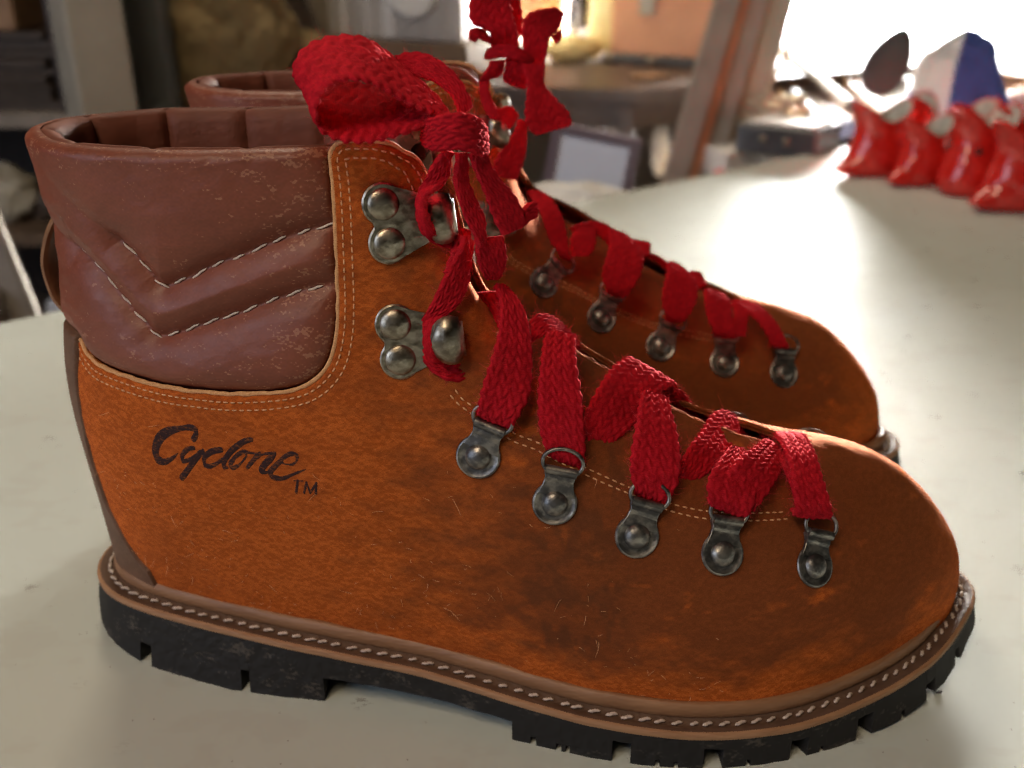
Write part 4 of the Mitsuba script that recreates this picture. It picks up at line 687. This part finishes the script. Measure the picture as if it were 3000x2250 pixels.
# --- bench behind the table, full of things against the light
key = thing('work_bench', 'white bench top behind the table, glaring in the window light', 'bench')
bp = [(28, 128.5), (47, 152), (190, 306), (60, 306), (24, 140)]
v, f = slab(shapely.geometry.polygon.orient(shapely.Polygon(bp)), -4, -.6); put(key + '__top', (v, f), 'paper', 35)
for x, y in ((38, 150), (70, 296), (160, 285)): put(key + '__leg', box((x - 2, y - 2, -78), (x + 2, y + 2, -4)), 'grey_wood', False)
key = thing('control_box', 'small black metal box with bright knobs beside the cord', 'box')
m = turn(box((-5.5, -4, 0), (5.5, 4, 3.6), .25), [0, 0, 1], -38); put(key + '__case', (m[0] + [36, 130.5, -.6], m[1]), 'black_case', 30)
m = turn(box((-4.6, -3.2, 0), (4.6, 3.2, .3), .08), [0, 0, 1], -38); put(key + '__lid', (m[0] + [36, 130.5, 3.02], m[1]), 'paper', 30)
for a in (-1.6, 1.6):
    q = np.array([36, 130.5]) + np.array([math.cos(math.radians(-38)), math.sin(math.radians(-38))]) * a + np.array([math.sin(math.radians(-38)), -math.cos(math.radians(-38))]) * 4.05
    put(key + '__knob', (trimesh.creation.icosphere(2).vertices * .55 + [*q, 1.3], trimesh.creation.icosphere(2).faces), 'nickel')
cp = np.array([[36 + 4.5 * math.cos(a) * (1 + .18 * math.sin(2.3 * a)), 141 + 3.4 * math.sin(a), 2 + 2.6 * math.sin(a * .37) ** 2 + .5 * math.sin(a * 1.7)] for a in np.linspace(0, 24, 240)]); cp = np.vstack([cp, [[35, 139, 6], [37, 140, 10], [38, 141, 15]]])
put('cord', tube(smooth_line(cp, .4), .38, 8), 'rope_fibre', label='beige cord coiled in loose loops beside the leaning boards', category='cord')
for i, (a, b, r, mt, lab) in enumerate((((68, 283, 3), (50, 141, 1.2), .9, 'copper', 'long copper coloured rod lying toward the leftmost vase'), ((76, 296, 2), (56, 150, 1), .8, 'tan_wood', 'pale wooden rod lying next to the copper rod'),
        ((60, 270, 1), (44, 138, .6), 1.1, 'dark_wood', 'dark wooden rod lying nearest the black metal box'), ((84, 300, 2.5), (58, 160, 1), .7, 'orange_wood', 'reddish wooden rod farthest right in the bundle'), ((56, 240, .9), (40.5, 134, .3), .8, 'tan_wood', 'thin tan rod beside the metal box'), ((63, 262, 4), (49, 146, 3), .9, 'grey_wood', 'grey rod lying on top of the bundle'))):
    put('rod', tube(np.linspace(a, b, 6), r, 10), mt, label=lab, category='rod', group='rods lying on the bench')
key = thing('cap', 'blue and white cloth cap behind the red vases', 'cap')
th, ph = np.meshgrid(np.linspace(0, np.pi / 2, 24), np.linspace(0, 2 * np.pi, 73), indexing='ij')
D = np.stack([6.4 * np.sin(th) * np.cos(ph), 6.4 * np.sin(th) * np.sin(ph), 13 * np.cos(th) ** .65], -1); D = D * (1 + .42 * (meshkit.fbm(D * .22, 4, 3) - .5)[..., None] + .015 * np.cos(6 * ph)[..., None])
c = np.array([61.6, 141, -.4])
for part, lo, hi, mt in (('crown_front', 35, 49, 'white_cloth'), ('crown', 0, 36, 'blue_cloth'), ('crown', 48, 73, 'blue_cloth')):
    g = D[:, lo:hi]; put(f'{key}__{part}', (g.reshape(-1, 3) + c, sheet(*g.shape[:2])), mt)
a = np.linspace(math.radians(185), math.radians(290), 30); g = np.stack([np.c_[r * np.cos(a), r * np.sin(a), .9 - .08 * (r - 6) ** 2 + 0 * a + zz] for r, zz in ((6, .0), (7.5, 0), (9, 0), (10, -.1), (10.05, -.35), (9, -.3), (6, -.3))], 1)
put(f'{key}__visor', (g.reshape(-1, 3) + c + [0, 0, 1.2], sheet(30, 7)), 'blue_cloth')
key = thing('paddle', 'dark oval paddle blade on a thin rod in front of the bright window', 'paddle')
th = np.linspace(0, 2 * np.pi, 41)[:-1]; rr = [.0, .5, .85, .96, 1., .96, .85, .5, 0.]; yy = [-.45, -.42, -.3, -.2, 0, .2, .3, .42, .45]
g = np.stack([np.c_[2.75 * r * np.cos(th) * (1 - .25 * np.sin(th)), np.full(40, y), 4.3 * r * np.sin(th)] for r, y in zip(rr, yy)]); m = turn((g.reshape(-1, 3), sheet(9, 40, True)), [0, 1, 0], 22)
put(key + '__blade', (m[0] + [47.6, 130, 10.6], m[1]), 'slate_paint'); put(key + '__rod', tube(smooth_line([[46.6, 130, 14.2], [43.5, 132, 16.6], [41, 138, 27], [40.8, 148, 48]], 1), .3, 8), 'slate_paint')
put('board_offcut', turn(box((76, 168, -.6), (104, 178, 5.0), .2), [0, 1, 0], 9, (80, 170, 0)), 'tan_wood', 30, label='tan board behind the blue cap at the right edge', category='board')
put('wrapping_paper', (lambda v, f: (v + (meshkit.fbm(v * .3, 3, 4) - .5)[:, None] * 4, f))(*(lambda mm: (mm.vertices * [9, 6, 3.5] + [80, 150, 1.5], mm.faces))(trimesh.creation.icosphere(4))), 'clay', label='crumpled brown wrapping paper at the right edge beyond the vases', category='paper')
# --- leaning boards
for i, (x0, x1, w, t, mt, lab) in enumerate(((21.0, 31.0, 3.2, 1.4, 'grey_wood', 'grey leaning board, leftmost of the bundle'), (23.4, 33., 1.8, 1.6, 'orange_wood', 'reddish board leaning between two grey ones'), (26.3, 34.4, 3.0, 1.4, 'grey_wood', 'middle grey leaning board'),
        (28.0, 35.6, 1.4, 1.8, 'tan_wood', 'narrow tan leaning board'), (31.0, 37.4, 3.6, 1.4, 'post_paint', 'broad pale leaning board at the right of the bundle'))):
    a, b = np.array([x0 - 5.8, 128 + i * 1.3, -30]), np.array([x1 + 9., 146 + i * 1.3, 62.]); d = (b - a) / np.linalg.norm(b - a); n = np.cross(d, [1, 0, 0]); n /= np.linalg.norm(n); s = np.cross(n, d); L = np.linalg.norm(b - a)
    put('leaning_board', frame(box((-w / 2, -t / 2, 0), (w / 2, t / 2, L), .12), a, s, n, d), mt, 30, label=lab, category='board', group='boards leaning behind the table')
put('push_pin', (trimesh.creation.icosphere(3).vertices * [1.1, 1.1, 1.1] + [26.8, 126.5, -3.2], trimesh.creation.icosphere(3).faces), 'pink_plastic', label='round pink plastic ball at the foot of the leaning boards', category='ball')
# --- dark wooden table with box and tub
key = thing('side_table', 'dark wooden table carrying the terracotta coloured box', 'table')
tq = shapely.geometry.polygon.orient(shapely.Polygon([(20, 162), (78, 197), (30, 300), (-50, 262), (-48, 176)]))
put(key + '__top', slab(tq, 1.2, 3.0), 'dark_wood', 35); ins = np.array(tq.buffer(-2.2, join_style=2).exterior.coords)[:-1]
for a, b in zip(ins, np.roll(ins, -1, 0)):
    d = b - a; L = np.linalg.norm(d); d = d / L; put(key + '__apron', frame(box((0, -.8, -3.2), (L, .8, 1.3)), np.array([*a, 0]), np.array([*d, 0]), np.array([-d[1], d[0], 0]), np.array([0, 0, 1.])), 'dark_wood', False)
    put(key + '__leg', frame(box((-1.6, -1.6, -78), (1.6, 1.6, .5), .2), np.array([*(a + d * 1), 0]), np.array([*d, 0]), np.array([-d[1], d[0], 0]), np.array([0, 0, 1.])), 'dark_wood', 30)
e = np.array([19, -13]) / np.linalg.norm([19, -13]); o = np.array([19.5, 204.5]); nb = np.array([-e[1], e[0]])
F3 = lambda m, z=0: frame(m, np.array([*o, z]), np.array([*e, 0]), np.array([*nb, 0]), np.array([0, 0, 1.]))
key = thing('tray', 'black tray with bright screw heads under the terracotta box', 'tray'); put(key + '__base', F3(box((-1, -2, 3.02), (27, 18, 4.6), .3)), 'black_case', 30)
for a in (1., 10, 20): put(key + '__screw', F3((trimesh.creation.icosphere(2).vertices * .8 + [a, -2.1, 4.0], trimesh.creation.icosphere(2).faces)), 'nickel')
key = thing('terracotta_box', 'tall terracotta coloured box with a greenish clip on its front', 'box'); put(key + '__body', F3(box((0, 0, 4.62), (24, 16, 46), .3)), 'clay', 30); put(key + '__clip', F3(box((6.2, -.9, 12), (9.4, .05, 22), .3)), 'post_paint', 30)
put(key + '__side_panel', F3(box((-6, .6, 4.62), (-.02, 14, 46), .3)), 'yellow_paper', 30)
key = thing('storage_tub', 'grey ribbed plastic tub with a white round disc on its side', 'tub')
e2 = np.array([26, -13]) / np.linalg.norm([26, -13]); o2 = np.array([-34.5, 195]); nb2 = np.array([-e2[1], e2[0]]); F4 = lambda m: frame(m, np.array([*o2, 8.32]), np.array([*e2, 0]), np.array([*nb2, 0]), np.array([0, 0, 1.]))
put('crate', (lambda q: (q[0] - [0, 0, 5.3], q[1]))(F4(box((-.8, -.6, 0), (30, 21, 5.28), .2))), 'old_wood', 30, label='low brown wooden crate under the ribbed tub', category='crate')
put(key + '__body', F4(box((0, .0, 0), (28.5, 20, 30), .6)), 'ribbed_plastic', 30)
rg = np.random.default_rng(3); x = .8
while x < 27.4: w = rg.uniform(.4, 1.1); put(key + '__rib', F4(box((x, -.35 - rg.uniform(0, .5), .6), (x + w, .02, 29), .1)), 'white_cloth' if rg.random() < .4 else 'ribbed_plastic', 30); x += w + rg.uniform(.5, 1.6)
put(key + '__disc', F4(turn((lambda mm: (mm[0] + 0, mm[1]))(revolve([(0, 1.2), (5.6, 1.2), (6.6, .9), (7, 0.)], 48)), [1, 0, 0], 90, (0, 0, 0))) if False else F4((lambda mm: (mm[0] @ np.array([[1, 0, 0], [0, 0, 1], [0, -1, 0.]]) + [19.5, -.9, 9.2], mm[1]))(revolve([(0, 1.2), (4.4, 1.2), (5.2, .9), (5.4, 0.)], 48))), 'paper')
for i, (x, y, s, mt, lab) in enumerate(((12, 205, 5.5, 'yellow_paper', 'crumpled yellow paper left of the terracotta box'), (3, 214, 5, 'paper', 'crumpled white paper at the left end of the dark table'), (24, 178, 3.4, 'tan_wood', 'flat tan wrapper on the front corner of the dark table'))):
    mm = trimesh.creation.icosphere(4); vv = mm.vertices * [s, s * .8, s * (.5 if i < 2 else .10)]; vv = vv * (1 + .5 * (meshkit.fbm(mm.vertices * 2.2 + i * 7, 3, 5) - .5)[:, None]); put('crumpled_paper', (vv + [x, y, 3 + s * (.42 if i < 2 else .1)], mm.faces), mt, label=lab, category='paper')
put('cable', tube(smooth_line([(8, 200, 24), (11, 202, 17), (13, 204, 12), (11.5, 206, 8), (8, 206, 6.2)], .5), .8, 10), 'white_cloth', label='thick white cable hanging behind the far bow', category='cable')
put('flower_pot', (lambda mm: (mm[0] + [6, 222, 3.02], mm[1]))(revolve([(0, 0), (5, 0), (6.5, 14), (7.2, 14.2), (7.2, 18), (6.2, 18), (5.8, 4), (0, 4)], 40)), 'orange_wood', 40, label='orange pot half hidden behind the far bow', category='pot')
key = thing('picture_frame', 'small dark picture frame with a bluish print behind the far boot', 'picture frame')
m0 = lambda m: (lambda q: (q[0] + [3.6, 126, -9.5], q[1]))(turn(turn(m, [0, 0, 1], -14), [0, 1, 0], 9))
for a in ((-.5, -.3, 0, .7, .6, 13.4), (9.6, -.3, 0, 10.8, .6, 13.4), (.72, -.3, 0, 9.58, .6, .8), (.72, -.3, 12.2, 9.58, .6, 13.4)): put(key + '__moulding', m0(box(a[:3], a[3:], .08)), 'frame_wood', 30)
put(key + '__print', m0(box((.7, .25, .8), (9.6, .4, 12.2))), 'screen_print', False); put(key + '__print_block', m0(box((1.2, .2, 2.2), (5.6, .26, 6.0))), 'blue_print', False)
put('low_stool', join([box((-14, 112, -14), (16, 140, -11.5), .4), box((-11, 115, -78), (-8, 118, -14)), box((10, 115, -78), (13, 118, -14)), box((-11, 134, -78), (-8, 137, -14)), box((10, 134, -78), (13, 137, -14))]), 'old_wood', 30, label='low wooden stool behind the table edge under the picture frame', category='stool')
mm = trimesh.creation.icosphere(5); vv = mm.vertices * [8, 4.5, 3.6]; vv = vv * (1 + .5 * (meshkit.fbm(mm.vertices * 2.5, 3, 5) - .5)[:, None]); put('tissue_paper', (vv + [7.5, 111.5, -4.2], mm.faces), 'paper', label='crumpled white tissue in front of the picture frame', category='paper')
mm = trimesh.creation.icosphere(4)
for x, y, z, s, mt, lab in ((26.5, 178, -9, (1.6, 1.6, 5), 'paper', 'pale rolled paper hanging under the dark table'), (14, 172, -12, (3, 3, 9), 'cream_paint', 'cream roll standing under the dark table left of its leg'), (30, 172, -14, (4, 4, 6), 'tan_wood', 'tan bundle under the dark table right of its leg')):
    vv = mm.vertices * s; vv = vv * (1 + .4 * (meshkit.fbm(mm.vertices * 2.5 + x, 3, 6) - .5)[:, None]); put('paper_roll', (vv + [x, y, z], mm.faces), mt, label=lab, category='roll')
# --- left background
put('painted_post', turn(box((-65.2, 146.5, -78), (-57., 154.5, 130), .4), [0, 0, 1], 38, (-61, 150.5, 0)), 'post_paint', 30, label='square grey beige post behind the collar of the nearer boot', category='post')
put('dark_post', box((-59.4, 160, -78), (-53.6, 165, 130), .4), 'dark_paint', 30, label='dark green grey post right of the beige post', category='post')
mm = trimesh.creation.icosphere(5)
for x, y, z, s, lab in ((-50, 176, 10, 13, 'mottled brown sack standing behind the dark post'), (-40, 184, -6, 13, 'lower mottled brown sack behind the collar of the farther boot')):
    vv = mm.vertices * [s, s * .8, s * 1.25]; vv = vv * (1 + .5 * (meshkit.fbm(mm.vertices * 2.8 + x, 4, 6) - .5)[:, None]); put('brown_sack', (vv + [x, y, z], mm.faces), 'sack_cloth', label=lab, category='sack', group='brown sacks in the left background')
put('sack_shelf', box((-66, 166, -26), (-22, 205, -21), .3), 'old_wood', 30, label='old wooden shelf carrying the brown sacks', category='shelf')
put('cream_jar', (lambda q: (q[0] + [-24.5, 222, -16], q[1]))(revolve([(0, 0), (10, 0), (12, 12), (15.5, 22), (20, 34), (25, 44), (28, 60), (27.3, 60), (24, 44), (19, 34), (0, 20)], 60)), 'cream_paint', 40, label='large cream flaring jar left of the ribbed tub', category='jar')
put('jar_stand', box((-42, 203, -78), (-12, 230, -18.02), .3), 'old_wood', 30, label='wooden stand under the cream jar', category='stand')
key = thing('shelf_unit', 'dark wooden shelf unit at the left edge of the photo', 'shelf')
for z in (-44, -22, -2.6, 30): put(key + '__board', box((-135, 160, z), (-69, 195, z + 2.2), .15), 'grey_wood' if z == -2.6 else 'old_wood', 30)
for x in (-135, -68.5): put(key + '__upright', box((x - 3, 160.2, -78), (x, 195, 60), .15), 'dark_wood', 30)
put(key + '__back_panel', box((-138, 195.1, -78), (-68.5, 196.4, 60)), 'dark_wood', False)
ORD = ['lowest of', 'second from the bottom of', 'third from the bottom of', 'fourth from the bottom of', 'middle one of', 'fourth from the top of', 'third from the top of', 'second from the top of', 'topmost of']
z = -.38; rg = np.random.default_rng(5)
for i in range(9):
    t = rg.uniform(1.1, 1.6); d = rg.uniform(-1.5, 1.5); put('brown_plate', box((-98 + d, 163 + abs(d), z), (-73.5 + d, 188, z + t), .25), 'brown_plate', 30, label=f'flat dark brown slab, {ORD[i]} the stack on the left shelf', category='slab', group='dark slabs stacked on the left shelf'); z += t + .02
put('wooden_block', box((-100, 163, z + .1), (-77.5, 182, z + 9), .4), 'tan_wood', 30, label='tan wooden block on top of the stack of dark slabs', category='block')
mm = trimesh.creation.icosphere(4)
for x, y, z, s, mt, lab in ((-88, 168, -15, 5, 'cream_paint', 'cream bundle on the lower left shelf'), (-80, 170, -17, 3.5, 'brown_plate', 'dark bundle beside the cream one on the lower left shelf'), (-76, 168, -37, 6, 'white_cloth', 'pale cloth bundle on the lowest left shelf')):
    vv = mm.vertices * [s * 1.3, s, s]; vv = vv * (1 + .5 * (meshkit.fbm(mm.vertices * 2.5 + x, 3, 6) - .5)[:, None]); put('bundle', (vv + [x, y, z], mm.faces), mt, label=lab, category='bundle')
key = thing('plastic_chair', 'pale plastic chair at the left edge behind the table', 'chair')
put(key + '__leg', frame(box((-1.7, -.9, 0), (1.7, .9, 62), .4), np.array([-55.5, 118, -52.]), *(lambda d: (np.cross([0, 1., 0], d), np.array([0, 1., 0]), d))(np.array([-.19, 0, .98]))), 'grey_wood', 30)
put(key + '__leg', frame(box((-1.7, -.9, 0), (1.7, .9, 62), .4), np.array([-86.5, 118, -52.]), *(lambda d: (np.cross([0, 1., 0], d), np.array([0, 1., 0]), d))(np.array([.1, 0, .99]))), 'grey_wood', 30)
put(key + '__seat', box((-92, 112, -18), (-63.5, 124, -14.8), .6), 'grey_wood', 30)
# --- small dirt on the table
for i, (x, y, s, lab) in enumerate(((25.6, 42.9, .35, 'dark curled crumb on the table right of the farther boot'), (15.0, 27.2, .13, 'tiny black crumb beside the toe sole of the nearer boot'))):
    q = np.array([(-1, 0, .1), (-.5, -.22, .15), (0, -.28, .2), (.5, -.2, .18), (1, .05, .3)]) * s + [x, y, .03]; put('crumb', tube(smooth_line(q, .05), np.interp(np.linspace(0, 1, len(smooth_line(q, .05))), [0, .5, 1], [.02, .06, .02]), 6), 'black_case', label=lab, category='crumb')
